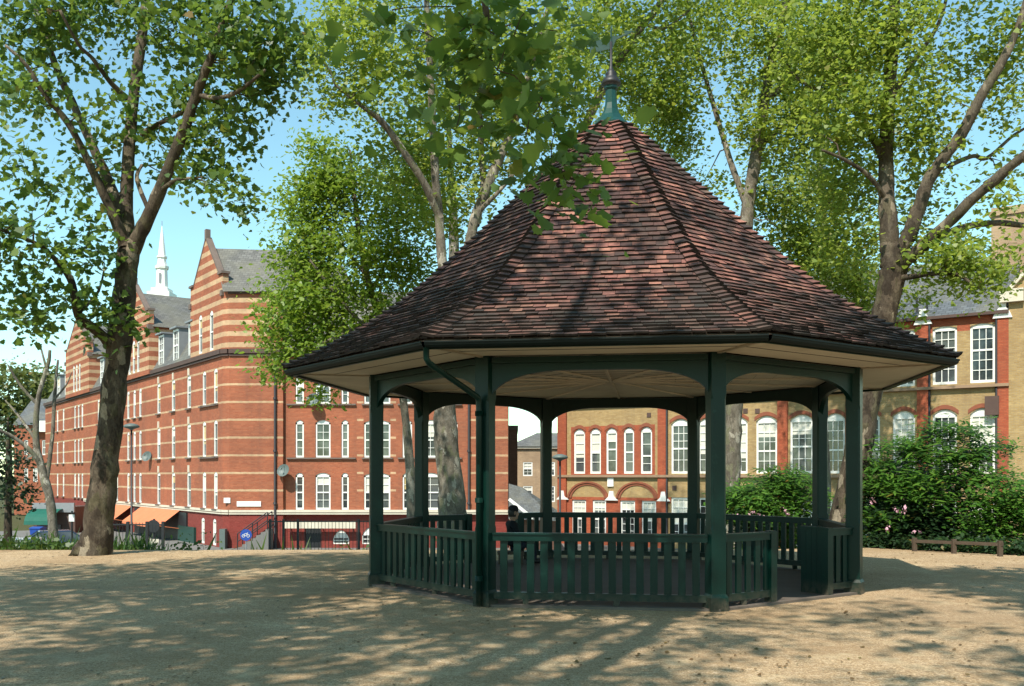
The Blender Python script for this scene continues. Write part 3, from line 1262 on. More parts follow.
bops = [(fx(305), fx(321), -2.6, -1.25, 0), (fx(333), fx(349), -2.35, -1.55, .45), (fx(362), fx(378), -2.35, -1.4, .45)]
facade(wall, (0, FD), FX, FN, BL1, MF1, BASE, CORN, [o_[:5] for o_ in fops] + bops, fm, .16, breaks=[fx(q) for q in (357, 363.5, 390.5, 396, 470)], zbreaks=(SB,))
for o_ in fops:
    window(tb, (0, FD), FX, FN, *o_[:5], nc=o_[5], nr=4, blind=.42, depth=.1, ft=.09)
for o_ in bops[1:]:
    window(tb, (0, FD), FX, FN, *o_[:4], .4, nc=3, nr=1, blind=0, depth=.1, ft=.05)
for lo in (5.72, 2.63):
    sill((0, FD), FX, FN, fx(287), fx(356), lo)
    sill((0, FD), FX, FN, fx(362), fx(393), lo)
    sill((0, FD), FX, FN, fx(398), fx(462), lo)
for lo, hi in rows[:2]:
    sill(P0, LD, LN, ls(218.5), ls(200), lo - .02)
dm = MB()
dm.bx(fx(305), fx(321), FD + .08, FD + .14, -2.6, -1.25)
for i in range(5):
    x = fx(307 + i * 3)
    dm.bx(x - .03, x + .03, FD + .05, FD + .081, -2.5, -1.4)
part('basement_door', dm, M['iron'], tb)
# right return and back so that the block is closed
wall.add([(MF1, FD, BASE), (MF1, FD + 11, BASE), (MF1, FD + 11, CORN), (MF1, FD, CORN)], [(0, 1, 2, 3)], 0, [(0, BASE), (11, BASE), (11, CORN), (0, CORN)])
e0 = (P0[0] + LD[0] * WL, P0[1] + LD[1] * WL)
e1 = (e0[0] - LN[0] * 11, e0[1] - LN[1] * 11)
c1 = (P0[0] + 8.5, FD + 11)
for a, b in ((e0, e1), (e1, c1), (c1, (MF1, FD + 11))):
    L = math.dist(a, b)
    wall.add([(*a, BASE), (*b, BASE), (*b, CORN), (*a, CORN)], [(0, 1, 2, 3)], 1, [(0, BASE), (L, BASE), (L, CORN), (0, CORN)])
# upper part of the corner block: right return above the main cornice
wall.add([(BL1, SPL[1], CORN), (BL1, FD + 6, CORN), (BL1, FD + 6, 12.2), (BL1, SPL[1], 12.2)], [(0, 1, 2, 3)], 0, [(0, CORN), (6, CORN), (6, 12.2), (0, 12.2)])

roof = MB()
corn = MB()
inw = Vector((-LN[0], -LN[1], 0))


def lp(s, z, out=0.0):
    return Vector((P0[0] + LD[0] * s + LN[0] * out, P0[1] + LD[1] * s + LN[1] * out, z))


def gable(s0, s1, ze, zt, nwin, out, depth, wz):
    """one striped gable bay on the left wing with a slate roof running back"""
    sm_ = (s0 + s1) / 2
    o2 = (P0[0] + LN[0] * out, P0[1] + LN[1] * out)
    g_ops = []
    for i in range(nwin):
        s = sm_ + (i - (nwin - 1) / 2) * (1.15 if nwin == 3 else 2.0)
        g_ops.append((s - .31, s + .31, wz[0], wz[1], .2))
    facade(wall, o2, LD, LN, s0, s1, CORN if out < .01 else CORN, ze, g_ops, None, .14)
    for q in g_ops:
        window(tb, o2, LD, LN, *q, nc=1, nr=2, blind=.4, depth=.07, ft=.085)
    # triangle, two slices for uv
    shw, shz = .62, 1.05
    gp_ = [(s0, ze), (s1, ze), (s1, ze + shz), (s1 - shw, ze + shz), (sm_, zt), (s0 + shw, ze + shz), (s0, ze + shz)]
    wall.add([lp(q[0], q[1], out) for q in gp_] + [lp(q[0], q[1], out - .35) for q in gp_], [tuple(range(7)), tuple(range(13, 6, -1))] + [(i, (i + 1) % 7, 7 + (i + 1) % 7, 7 + i) for i in range(1, 7)], 0, gp_ + gp_)
    # cheeks
    for s in (s0, s1):
        wall.add([lp(s, CORN, out), lp(s, CORN, -3), lp(s, ze, -3), lp(s, ze, out)], [(0, 1, 2, 3)], 0, [(0, CORN), (3, CORN), (3, ze), (0, ze)])
    # coping with kneelers
    cop = MB()
    for s, e in ((s0, -1), (s1, 1)):
        p_, q_ = lp(s - e * (shw - .05), ze + shz + .05, out - .16), lp(sm_, zt + .1, out - .16)
        cop.bar(p_, q_, .36, .14)
        c = lp(s - e * (shw / 2 - .04), ze + shz + .06, out - .16)
        cop.box(c, Vector((*LD, 0)) * (shw / 2 + .06), Vector((*LN, 0)) * .26, Vector((0, 0, .07)))
        cop.box(lp(s - e * .05, ze - .1, out - .1), Vector((*LD, 0)) * .16, Vector((*LN, 0)) * .2, Vector((0, 0, .16)))
    cop.box(lp(sm_, zt + .3, out - .1), Vector((*LD, 0)) * .14, Vector((*LN, 0)) * .14, Vector((0, 0, .3)))
    part('coping', cop, M['sill'], tb)
    rd, zr = out - .2, zt - .45
    for s, e in ((s0, -1), (s1, 1)):
        roof.quad(lp(s + e * .25, ze - .1, rd), lp(s + e * .25, ze - .1, -depth), lp(sm_, zr, -depth), lp(sm_, zr, rd))
    # back gable end
    wall.add([lp(s0, ze - .1, -depth), lp(s1, ze - .1, -depth), lp(sm_, zr, -depth)], [(0, 1, 2)], 1, [(s0, ze), (s1, ze), (sm_, zr)])


G1 = (0, ls(190.5))
gable(G1[0], G1[1], 12.2, 15.75, 2, 0, 9, (9.0, 11.35))
G2 = (ls(152.5), ls(123.5))
gable(G2[0], G2[1], 12.0, 15.3, 3, .25, 10, (9.0, 11.35))
G3 = (ls(92), ls(68.5))
gable(G3[0], G3[1], 11.9, 15.4, 3, .25, 10, (9.0, 11.35))
# front slope of the corner block over the garden face, ridge running from gable one to the right
ridge_s = (G1[0] + G1[1]) / 2
rp = lp(ridge_s, 15.3, -.3)
roof.quad((BL0 - .3, SPL[1] - .25, 12.1), (BL1 + .25, SPL[1] - .25, 12.1), (BL1 + .25, rp.y + .6, 15.25), (rp.x + .25, rp.y, 15.25))
roof.quad((rp.x + .25, rp.y, 15.25), (BL1 + .25, rp.y + .6, 15.25), (BL1 + .25, rp.y + 5, 12.1), (rp.x + .25, rp.y + 5, 12.1))
wall.add([(BL1, SPL[1], 12.2), (BL1, rp.y + 5, 12.1), (BL1, rp.y + .6, 15.15)], [(0, 1, 2)], 0, [(0, 12.2), (8, 12.2), (4, 15)])
corn.bx(BL0 - .05, BL1 + .12, SPL[1] - .12, SPL[1] + .05, 12.0, 12.16)
# mansard slopes between the gables, with their dormers
dormers = [(189, .62), (173.4, .62), (158.8, .62), (117, .62), (100, .62), (64.5, .75), (57, .75)]
for s0, s1 in ((G1[1], G2[0]), (G2[1], G3[0]), (G3[1], WL)):
    roof.quad(lp(s0, CORN + .25, .02), lp(s1, CORN + .25, .02), lp(s1, 12.0, -1.7), lp(s0, 12.0, -1.7))
    roof.quad(lp(s0, 12.0, -1.7), lp(s1, 12.0, -1.7), lp(s1, 13.6, -5.5), lp(s0, 13.6, -5.5))
    roof.quad(lp(s0, 13.6, -5.5), lp(s1, 13.6, -5.5), lp(s1, CORN, -11), lp(s0, CORN, -11))
for px, hw in dormers:
    s = ls(px)
    dr = MB()
    hw = .62
    z0, z1 = 9.0, 11.2
    fc = -.18
    for e in (-1, 1):
        dr.quad(lp(s + e * hw, z0, fc), lp(s + e * hw, z0, -1.9), lp(s + e * hw, z1, -1.9), lp(s + e * hw, z1, fc))
    dr.quad(lp(s - hw, z0, fc - .12), lp(s + hw, z0, fc - .12), lp(s + hw, z1, fc - .12), lp(s - hw, z1, fc - .12))
    dr.box(lp(s, z1 + .05, -.95), Vector((*LD, 0)) * (hw + .1), Vector((*LN, 0)) * 1.0, Vector((0, 0, .05)))
    part('dormer', dr, M['lead'], tb)
    o2 = (P0[0] + LN[0] * fc, P0[1] + LN[1] * fc)
    window(tb, o2, LD, LN, s - .56, s + .56, z0 + .02, z1 - .05, 0, nc=2, nr=4, blind=.5, depth=.02, ft=.13)
# mansard over the main front
roof.quad((BL1, FD - .02, CORN + .3), (MF1, FD - .02, CORN + .3), (MF1, FD + 1.8, 11.8), (BL1, FD + 1.8, 11.8))
roof.quad((BL1, FD + 1.8, 11.8), (MF1, FD + 1.8, 11.8), (MF1, FD + 5.5, 13.2), (BL1, FD + 5.5, 13.2))
roof.quad((BL1, FD + 5.5, 13.2), (MF1, FD + 5.5, 13.2), (MF1, FD + 11, CORN), (BL1, FD + 11, CORN))
wall.add([(MF1, FD, CORN), (MF1, FD + 11, CORN), (MF1, FD + 5.5, 13.1), (MF1, FD + 1.8, 11.7)], [(0, 1, 2, 3)], 1, [(0, 8), (11, 8), (5, 13), (2, 11)])
# cornices and the pale band at ground-floor level
for z, h, o_, mm in ((CORN + .1, .13, .16, corn), (CORN - .12, .06, .09, corn)):
    mm.box(lp(WL / 2, z, o_ / 2), Vector((*LD, 0)) * WL / 2, Vector((*LN, 0)) * (o_ / 2 + .03), Vector((0, 0, h)))
    mm.box(Vector(((BL0 + MF1) / 2, FD - .12 - o_ / 2, z)), Vector(((MF1 - BL0) / 2, 0, 0)), Vector((0, o_ / 2 + .13, 0)), Vector((0, 0, h)))
for z, h, o_ in ((CORN + .1, .128, .16), (CORN - .12, .058, .09)):
    corn.box(Vector(((P0[0] + SPL[0]) / 2, (P0[1] + SPL[1]) / 2, z)), v / 2, Vector((sn[0], sn[1], 0)) * (o_ + .02), Vector((0, 0, h)))
part('cornice', corn, M['dark'], tb)
band = MB()
for z, h in ((SB + .05, .07), (SB - .1, .035)):
    band.box(lp(ls(150) / 2 + 10, z, .03), Vector((*LD, 0)) * (ls(150) / 2 + 10), Vector((*LN, 0)) * .07, Vector((0, 0, h)))
    band.box(Vector(((BL0 + MF1) / 2, FD - .15, z)), Vector(((MF1 - BL0) / 2, 0, 0)), Vector((0, .17, 0)), Vector((0, 0, h)))
for z, h in ((SB + .05, .07), (SB - .1, .035)):
    band.box(Vector(((P0[0] + SPL[0]) / 2, (P0[1] + SPL[1]) / 2, z)), v / 2, Vector((sn[0], sn[1], 0)) * .1, Vector((0, 0, h - .002)))
part('string_course', band, M['stone'], tb)
part('wall', wall, mats, tb)
part('roof', roof, M['slate'], tb)
for px, z0, z1 in ((187, 10, 15.0), (108, 10, 15.6)):
    c = lp(ls(px), 0, -5.5)
    ch = MB()
    ch.bx(c.x - 1.0, c.x + 1.0, c.y - .5, c.y + .5, z0, z1)
    ch.bx(c.x - 1.1, c.x + 1.1, c.y - .6, c.y + .6, z1 - .35, z1 - .1)
    part('chimney', ch, M['red'], tb)
for px, y in ((276.5, SPL[1] - .1), (469, FD - .1)):
    dp = MB()
    x = fx(px)
    top = CORN if px > 300 else 8.5
    dp.tube([(x, y, BASE), (x, y, top)], .07, 8)
    for z in (0, 3, 6):
        dp.tube([(x, y, z - .06), (x, y, z + .06)], .11, 8)
    part('downpipe', dp, M['iron'], tb, True)


def dish(px, py, y, r=.38):
    q = Vector(P(px, py, y - .45))
    m = MB()
    ax = Vector((-.25, -.85, .35)).normalized()
    e1_ = ax.cross(Vector((0, 0, 1))).normalized()
    e2_ = ax.cross(e1_)
    rings = []
    for i in range(5):
        t = i / 4
        for k in range(14):
            a = 2 * PI * k / 14
            rings.append(q + (e1_ * math.cos(a) + e2_ * math.sin(a)) * r * t + ax * (.12 * t * t))
    m.add(rings, [(i * 14 + k, i * 14 + (k + 1) % 14, (i + 1) * 14 + (k + 1) % 14, (i + 1) * 14 + k) for i in range(4) for k in range(14)])
    m.tube([q, q + Vector((0, .2, -.1)), Vector((q.x, y, q.z - .15))], .025, 6)
    m.tube([q - e2_ * r, q + ax * .35], .012, 5)
    m.box(q + ax * .36, e1_ * .04, e2_ * .04, ax * .05)
    part('satellite_dish', m, M['tank'], tb)


dish(284, 471, FD)
dish(313.5, 400, FD)
q = lp(ls(149), 2.9, .1)
dish(512 + F * q.x / q.y, HZ - F * (2.9 - CAMZ) / q.y, q.y)
# street plates, hoarding, awnings, basement details
for a, b, za, zb in ((223.5, 230, .02, .32), (236.5, 260.5, -.18, .12)):
    m = MB()
    m.bx(fx(a) + .1, fx(b) + .1, SPL[1] - .05, SPL[1] - .01, za, zb)
    part('name_plate', m, M['white'], tb)
m = MB()
m.bx(fx(286.5), fx(357), FD - .55, FD - .45, -1.42, -1.03)
for x in (fx(290), fx(322), fx(352)):
    m.bx(x - .03, x + .03, FD - .45, FD, -1.3, -1.24)
part('shop_board', m, M['stone'], tb)
for pa, pb in ((112, 133), (142, 181)):
    s0, s1 = ls(pb), ls(pa)
    m = MB()
    m.quad(lp(s0, -.62, .05), lp(s1, -.62, .05), lp(s1, -1.6, 1.35), lp(s0, -1.6, 1.35))
    m.quad(lp(s0, -1.6, 1.35), lp(s1, -1.6, 1.35), lp(s1, -1.78, 1.37), lp(s0, -1.78, 1.37))
    for s in (s0, s1):
        m.bar(lp(s, -1.6, 1.33), lp(s, -1.8, .05), .04, .04)
    part('awning', m, M['orange'], tb)
m = MB()
m.box(lp(ls(188), -2.1, .05), Vector((*LD, 0)) * 1.6, Vector((*LN, 0)) * .1, Vector((0, 0, .5)))
part('shutter', m, M['dgreen'], tb)
m = MB()
m.box(lp(ls(160), -1.65, .04), Vector((*LD, 0)) * 6, Vector((*LN, 0)) * .07, Vector((0, 0, .9)))
part('shop_front', m, M['iron'], tb)
m = MB()
m.bx(fx(223.5), fx(229), SPL[1] - .55, SPL[1] - .05, -2.6, -1.45)
part('meter_cabinet', m, M['tank'], tb)
# steps with a handrail
m = MB()
for i in range(7):
    x0 = fx(246) + i * .26
    m.bx(x0, fx(276), SPL[1] - 1.5, SPL[1] - .4, BASE + i * .17, BASE + .17 + i * .17)
part('steps', m, M['paving'], tb)
m = MB()
for y in (SPL[1] - 1.48, SPL[1] - .45):
    a, b = (fx(246), y, BASE + .95), (fx(275), y, BASE + 2.15)
    for dz in (0, -.45):
        m.tube([(a[0], y, a[2] + dz), (b[0], y, b[2] + dz)], .03, 6)
    for t in (0, .5, 1):
        x = a[0] + (b[0] - a[0]) * t
        z = a[2] + (b[2] - a[2]) * t
        m.tube([(x, y, z - 1.0), (x, y, z)], .03, 6)
part('handrail', m, M['iron'], tb)

# ------------------------------------------------------------------ the yellow brick school on the right
Q0 = Vector((13.7, 52.4, 0))
SD = Vector((.82, -.57, 0)).normalized()     # u grows to the right
SN = (SD.y, -SD.x)                            # towards the garden
if SN[1] > 0:
    SN = (-SN[0], -SN[1])


def su(px):
    k = (px - 512) / F
    # Q0.x + SD.x*u = k*(Q0.y + SD.y*u)
    return (k * Q0.y - Q0.x) / (SD.x - k * SD.y)


def sp(u, z, out=0.0):
    return Vector((Q0.x + SD.x * u + SN[0] * out, Q0.y + SD.y * u + SN[1] * out, z))


sch = thing('brick_school', 'yellow brick school with red pilasters and tall white sash windows right of the bandstand', 'school', (14, 56, STREET))
SO = (Q0.x, Q0.y)
SDD = (SD.x, SD.y)
U0, U1 = su(558), su(1009)
EAVE = 9.35
sops = []
lowwin = [(671, 690), (698, 717), (728, 747.5), (756, 777), (790, 813), (825, 845), (857, 880), (892.5, 915), (932.5, 957), (970, 995)]
for a, b in lowwin:
    sops.append((su(a), su(b), 1.70, 4.80, .28, 3, .42))
    sops.append((su(a), su(b), 6.02, 8.85, .12, 3, .5))
    sops.append((su(a), su(b), -2.2, .35, 0, 3, .5))
nar = [(573.7, 585), (589.8, 600.8), (606, 617), (623.5, 634), (640.5, 652)]
for a, b in nar:
    sops.append((su(a), su(b), 1.70, 4.42, .22, 1, .5))
    sops.append((su(a), su(b), 6.02, 8.6, .12, 1, .5))
for a, b in ((572, 586), (592.5, 606), (620, 635), (641.5, 656)):
    sops.append((su(a), su(b), -2.2, .12, 0, 3, .5))
pil = [(558.5, 567), (658.5, 667), (718.5, 726.5), (778, 788), (846, 855), (917.5, 929.5), (997.5, 1009)]
swall = MB()
ua, ub = su(571), su(655)


def sm_fn(u, z):
    if ua < u < ub and 1.62 < z < 4.55:
        return 1
    if u < su(668) and z < .3:
        return 1
    if z < .35 and u > su(668) and z > -.0:
        return 1
    if z > 8.55:
        return 1
    return 0


facade(swall, SO, SDD, SN, U0, U1, BASE, EAVE, [o_[:5] for o_ in sops], sm_fn, .2, breaks=(ua, ub, su(668)), zbreaks=(1.62, 4.55, .3, .35, 0, 8.55))
for o_ in sops:
    window(sch, SO, SDD, SN, *o_[:5], nc=o_[5], nr=5 if o_[5] == 3 else 4, sash=o_[6] + wrng.choice([0, 0, 0, .08, -.1]), depth=.12, ft=.11, blind=.62 if o_[2] < 5 else .12, bmat=M['blind'])
# closed sides and back
bk = 14
for a, b in ((sp(U0, 0), sp(U0, 0, -bk)), (sp(U0, 0, -bk), sp(U1, 0, -bk))):
    L = (b - a).length
    swall.add([(a.x, a.y, BASE), (b.x, b.y, BASE), (b.x, b.y, EAVE), (a.x, a.y, EAVE)], [(0, 1, 2, 3)], 0, [(0, BASE), (L, BASE), (L, EAVE), (0, EAVE)])
part('wall', swall, [M['yellow'], M['sred']], sch)
for a, b in pil:
    m = MB()
    u0, u1 = su(a), su(b)
    m.box(sp((u0 + u1) / 2, (BASE + 9.0) / 2, .05), SD * (u1 - u0) / 2, Vector((*SN, 0)) * .08, Vector((0, 0, (9.0 - BASE) / 2)))
    part('pilaster', m, M['sred'], sch)
# window heads
for o_ in sops:
    hd = MB()
    if o_[4] > .1 and o_[5] == 3 and o_[2] < 5 or (o_[5] == 1 and o_[2] < 5):
        a, b, hi, ri = o_[0], o_[1], o_[3], o_[4]
        n = 8
        pv = None
        for i in range(n + 1):
            x = a - .08 + (b - a + .16) * i / n
            z = hi - ri + ri * (1 - (2 * i / n - 1) ** 2) + .03
            if pv:
                hd.add([sp(pv[0], pv[1], .03), sp(x, z, .03), sp(x, z + .2, .03), sp(pv[0], pv[1] + .2, .03),
                        sp(pv[0], pv[1], 0), sp(x, z, 0), sp(x, z + .2, 0), sp(pv[0], pv[1] + .2, 0)],
                       [(0, 1, 2, 3), (0, 1, 5, 4), (3, 2, 6, 7)])
            pv = (x, z)
        part('window_head', hd, M['sred'], sch)
# string courses, sills, relieving arches, white corbels
sc_ = MB()
for z, h, o_ in ((1.56, .07, .14), (5.86, .07, .16)):
    sc_.box(sp((U0 + U1) / 2, z, o_ / 2), SD * ((U1 - U0) / 2 + .02), Vector((*SN, 0)) * (o_ / 2 + .06), Vector((0, 0, h)))
ev = MB()
ev.box(sp((U0 + U1) / 2, EAVE - .07, .12), SD * ((U1 - U0) / 2 + .02), Vector((*SN, 0)) * .18, Vector((0, 0, .07)))
part('eaves_gutter', ev, M['dark'], sch)
part('string_course', sc_, m_plain('brown_stone', (.30, .20, .13), .8, .2, .2, 3), sch)
for a, b in ((567.5, 609), (616, 659)):
    m = MB()
    u0, u1 = su(a), su(b)
    n = 14
    c, hw = (u0 + u1) / 2, (u1 - u0) / 2
    for r0, r1, o_ in ((1, .91, .10), (.90, .80, .05)):
        for i in range(n):
            t0, t1 = PI * (.04 + .92 * i / n), PI * (.04 + .92 * (i + 1) / n)
            pts = [(c + hw * r * math.cos(t), .12 + 1.12 * r * math.sin(t)) for r, t in ((r0, t0), (r0, t1), (r1, t1), (r1, t0))]
            m.add([sp(u, z, o_) for u, z in pts] + [sp(u, z, 0) for u, z in pts], [(0, 1, 2, 3), (0, 1, 5, 4), (3, 2, 6, 7)])
    part('relieving_arch', m, M['sred'], sch)
for px, py in ((563, 498), (612, 497), (664, 497)):
    u = su(px)
    m = MB()
    pts = [(-.42, .0), (.42, 0), (.18, .22), (.12, .55), (-.12, .55), (-.18, .22)]
    z0 = .12
    m.prism([sp(u + x, z0 + z, .14) for x, z in pts], Vector((-SN[0], -SN[1], 0)) * .14)
    part('corbel', m, M['white'], sch)
m = MB()
u = su(611)
m.box(sp(u, 1.2, .04), SD * .2, Vector((*SN, 0)) * .05, Vector((0, 0, .26)))
part('plaque', m, M['white'], sch)
for px in (923.5, 1003):
    u = su(px)
    m = MB()
    pts = [(-.42, .0), (.42, 0), (.3, .3), (.14, .5), (.16, .75), (-.16, .75), (-.14, .5), (-.3, .3)]
    m.prism([sp(u + x, 9.0 + z, .2) for x, z in pts], Vector((-SN[0], -SN[1], 0)) * .4)
    part('corbel', m, M['white'], sch)
vn = MB()
for px, py in ((649, 415), (745.5, 411), (757.5, 411), (674.5, 488)):
    u = su(px)
    q = sp(u, 0)
    z = CAMZ + (HZ - py) / F * q.y
    vn.box(sp(u, z, .01), SD * .13, Vector((*SN, 0)) * .02, Vector((0, 0, .13)))
part('air_bricks', vn, M['dark'], sch)
m = MB()
u = su(992.5)
m.box(sp(u, 4.9, .12), SD * .3, Vector((*SN, 0)) * .12, Vector((0, 0, .45)))
part('hopper_box', m, M['dark'], sch)
for px in (929.8, 996.8, 667.5):
    m = MB()
    u = su(px)
    m.tube([tuple(sp(u, BASE, .1)), tuple(sp(u, 9.1, .1))], .06, 8)
    part('downpipe', m, M['iron'], sch, True)
# slate roof and flues
sroof = MB()
RI = 13.0
sroof.quad(sp(U0, EAVE, .25), sp(U1, EAVE, .25), sp(U1, RI, -5), sp(U0, RI, -5))
sroof.quad(sp(U0, RI, -5), sp(U1, RI, -5), sp(U1, EAVE, -bk), sp(U0, EAVE, -bk))
part('roof', sroof, M['bslate'], sch)
for px in (915.5, 925.5):
    m = MB()
    u = su(px)
    m.tube([tuple(sp(u, 9.4, -.3)), tuple(sp(u, 10.4, -.3))], .06, 8)
    part('flue', m, M['iron'], sch, True)
# cross wing at the right with a coped gable
cw = MB()
V0, V1 = U1, U1 + 9.0
cops = [(V0 + 1.0, V0 + 1.7, 1.7, 4.9, .3), (V0 + 1.0, V0 + 1.7, 6.0, 8.6, .2), (V0 + 3.4, V0 + 5.2, 1.7, 4.9, .3), (V0 + 3.4, V0 + 5.2, 6.0, 8.9, .2)]
SO2 = (Q0.x + SN[0] * .12, Q0.y + SN[1] * .12)
facade(cw, SO2, SDD, SN, V0, V1, BASE, 10.2, cops, None, .2)
for o_ in cops:
    window(sch, SO2, SDD, SN, *o_, nc=2, nr=5, blind=.6, depth=.1, ft=.11, bmat=M['blind'])
mid = (V0 + V1) / 2
cw.add([sp(V0, 10.2, .12), sp(V1, 10.2, .12), sp(mid, 15.2, .12)], [(0, 1, 2)], 0, [(V0, 10.2), (V1, 10.2), (mid, 15.2)])
for u in (V0, V1):
    cw.add([sp(u, BASE, .12), sp(u, BASE, -bk), sp(u, 10.2, -bk), sp(u, 10.2, .12)], [(0, 1, 2, 3)], 0, [(0, BASE), (bk, BASE), (bk, 10.2), (0, 10.2)])
part('cross_wing', cw, [M['yellow']], sch)
m = MB()
m.quad(sp(V0, 10.1, .0), sp(mid, 15.0, .0), sp(mid, 15.0, -bk), sp(V0, 10.1, -bk))
m.quad(sp(V1, 10.1, .0), sp(mid, 15.0, .0), sp(mid, 15.0, -bk), sp(V1, 10.1, -bk))
part('cross_roof', m, M['bslate'], sch)
m = MB()
m.bar(sp(V0 - .1, 10.15, .1), sp(mid, 15.35, .1), .4, .16)
m.bar(sp(V1 + .1, 10.15, .1), sp(mid, 15.35, .1), .4, .16)
m.box(sp(V0 + .15, 10.0, .1), SD * .5, Vector((*SN, 0)) * .28, Vector((0, 0, .3)))
part('gable_coping', m, M['stone'], sch)
m = MB()
cb = sp(su(1013), 0, -4.5)
a_ = Vector((cb.x, cb.y, 12.2))
m.box(a_, SD * 1.5, Vector((*SN, 0)) * .7, Vector((0, 0, 3.0)))
m.box(a_ + Vector((0, 0, 2.7)), SD * 1.6, Vector((*SN, 0)) * .8, Vector((0, 0, .12)))
part('chimney', m, M['beige'], sch)

# ------------------------------------------------------------------ houses seen between the two
D2 = 86.0


def f2(px, D=D2):
    return (px - 512) / F * D


def z2(py, D=D2):
    return CAMZ + (HZ - py) / F * D


bh = thing('beige_house', 'beige brick house with grey hipped roof in the gap beyond the bandstand', 'house', (f2(536), D2 + 4, STREET))
m = MB()
hops = []
for a, b in ((523, 532.5), (549, 555)):
    for y0, y1 in ((476, 462), (502, 486)):
        hops.append((f2(a), f2(b), z2(y0), z2(y1), 0))
facade(m, (0, D2), FX, FN, f2(509), f2(575), BASE, z2(447), hops, None, .12)
for o_ in hops:
    window(bh, (0, D2), FX, FN, *o_, nc=2, nr=4, blind=.6, depth=.08, ft=.09, bmat=M['blind'])
m.bx(f2(509), f2(575), D2 + .3, D2 + 8, BASE, z2(447) - .02)
part('wall', m, [M['beige']], bh)
m = MB()
e = [(f2(507), D2 - .3, z2(446.5)), (f2(577), D2 - .3, z2(446.5)), (f2(577), D2 + 8.3, z2(446.5)), (f2(507), D2 + 8.3, z2(446.5))]
r0, r1 = (f2(538), D2 + 4, z2(431)), (f2(560), D2 + 4, z2(431))
m.quad(e[0], e[1], r1, r0)
m.quad(e[2], e[3], r0, r1)
m.add([e[1], e[2], r1], [(0, 1, 2)], 0, [(0, 0), (8, 0), (4, 4)])
m.add([e[3], e[0], r0], [(0, 1, 2)], 0, [(0, 0), (8, 0), (4, 4)])
part('roof', m, M['slate'], bh)
m = MB()
m.bx(f2(508), f2(576), D2 - .2, D2, z2(448.5), z2(446.5))
part('parapet', m, M['stone'], bh)

st = thing('brown_stair_block', 'narrow dark brown brick block with cap at the end of the striped tenement', 'brick block', (f2(511, 64), 64, STREET))
m = MB()
m.bx(f2(500, 64), f2(517.5, 64), 64, 70, BASE, z2(430, 64))
part('wall', m, M['brown'], st)
m = MB()
m.bx(f2(499.5, 64), f2(518.2, 64), 63.9, 70.1, z2(430, 64), z2(425.5, 64))
part('cap', m, M['sill'], st)

D3 = 53.0
sh = thing('slate_outbuilding', 'low outbuilding with steep blue slate roof behind the bandstand', 'outbuilding', (f2(530, D3), D3, STREET))
m = MB()
m.bx(f2(509, D3), f2(557, D3), D3 + .6, D3 + 6, BASE, z2(520, D3))
part('wall', m, M['brown'], sh)
m = MB()
m.add([(f2(508.6, D3), D3 + 3, z2(484, D3)), (f2(523, D3), D3 + 3, z2(488, D3)), (f2(557, D3), D3, z2(510, D3)), (f2(557, D3), D3, z2(521, D3)), (f2(508.6, D3), D3, z2(519, D3))],
      [(0, 1, 2, 3, 4)], 0, [(0, 4), (1.5, 4), (3, 1), (3, 0), (0, 0)])
m.add([(f2(508.6, D3), D3 + 3, z2(484, D3)), (f2(523, D3), D3 + 3, z2(488, D3)), (f2(557, D3), D3 + 6, z2(514, D3)), (f2(508.6, D3), D3 + 6, z2(519, D3))], [(0, 1, 2, 3)], 0, [(0, 4), (2, 4), (3, 0), (0, 0)])
part('roof', m, M['bslate'], sh)
m = MB()
m.bar((f2(509, D3), D3 - .1, z2(499, D3)), (f2(533, D3), D3 - .25, z2(518, D3)), .1, .16)
part('bargeboard', m, M['white'], sh)

# white church spire
D4 = 150.0
spx = f2(162, D4)
ch = thing('church_spire', 'slender white church spire rising behind the tenement roofs', 'spire', (spx, D4, STREET))
m = MB()
m.bx(spx - 1.7, spx + 1.7, D4 - 1.7, D4 + 1.7, STREET, z2(293, D4))
m.bx(spx - 1.25, spx + 1.25, D4 - 1.25, D4 + 1.25, z2(293, D4), z2(289, D4))
part('tower', m, M['white'], ch)
m = MB()
m.lathe((spx, D4, 0), [(1.1, z2(290, D4)), (.95, z2(287, D4)), (.85, z2(270, D4)), (1.05, z2(269, D4)), (1.1, z2(266.5, D4)), (.85, z2(266, D4)), (.68, z2(262, D4)), (.66, z2(259, D4)), (.82, z2(258, D4)),
                       (.82, z2(256.5, D4)), (.62, z2(256, D4)), (.3, z2(238, D4)), (.06, z2(226, D4))], 8)
part('spire', m, M['white'], ch)
m = MB()
m.bx(spx - .15, spx + .15, D4 - .98, D4 - .88, z2(284, D4), z2(274, D4))
m.tube([(spx, D4, z2(226, D4)), (spx, D4, z2(221, D4))], .05, 6)
part('louvre', m, M['lead'], ch)

# far terrace at the left edge
D5 = 104.0
ft_ = thing('far_terrace', 'small red and white terrace beyond the far end of the tenement', 'house', (f2(36, D5), D5, STREET))
m = MB()
tops = [(f2(a, D5), f2(b, D5), z2(y1, D5), z2(y0, D5), 0) for a, b in ((24, 28), (33, 37.5), (42, 46)) for y0, y1 in ((440, 455), (468, 482))]
facade(m, (0, D5), FX, FN, f2(14, D5), f2(52, D5), BASE, z2(425, D5), tops, None, .15)
m.bx(f2(14, D5), f2(52, D5), D5 + .4, D5 + 8, BASE, z2(425, D5) - .02)
for o_ in tops:
    window(ft_, (0, D5), FX, FN, *o_, nc=2, nr=2, blind=.5, depth=.1, ft=.1)
part('wall', m, [M['red']], ft_)
m = MB()
m.quad((f2(14, D5), D5 - .3, z2(425, D5)), (f2(52, D5), D5 - .3, z2(425, D5)), (f2(52, D5), D5 + 4, z2(396, D5)), (f2(14, D5), D5 + 4, z2(396, D5)))
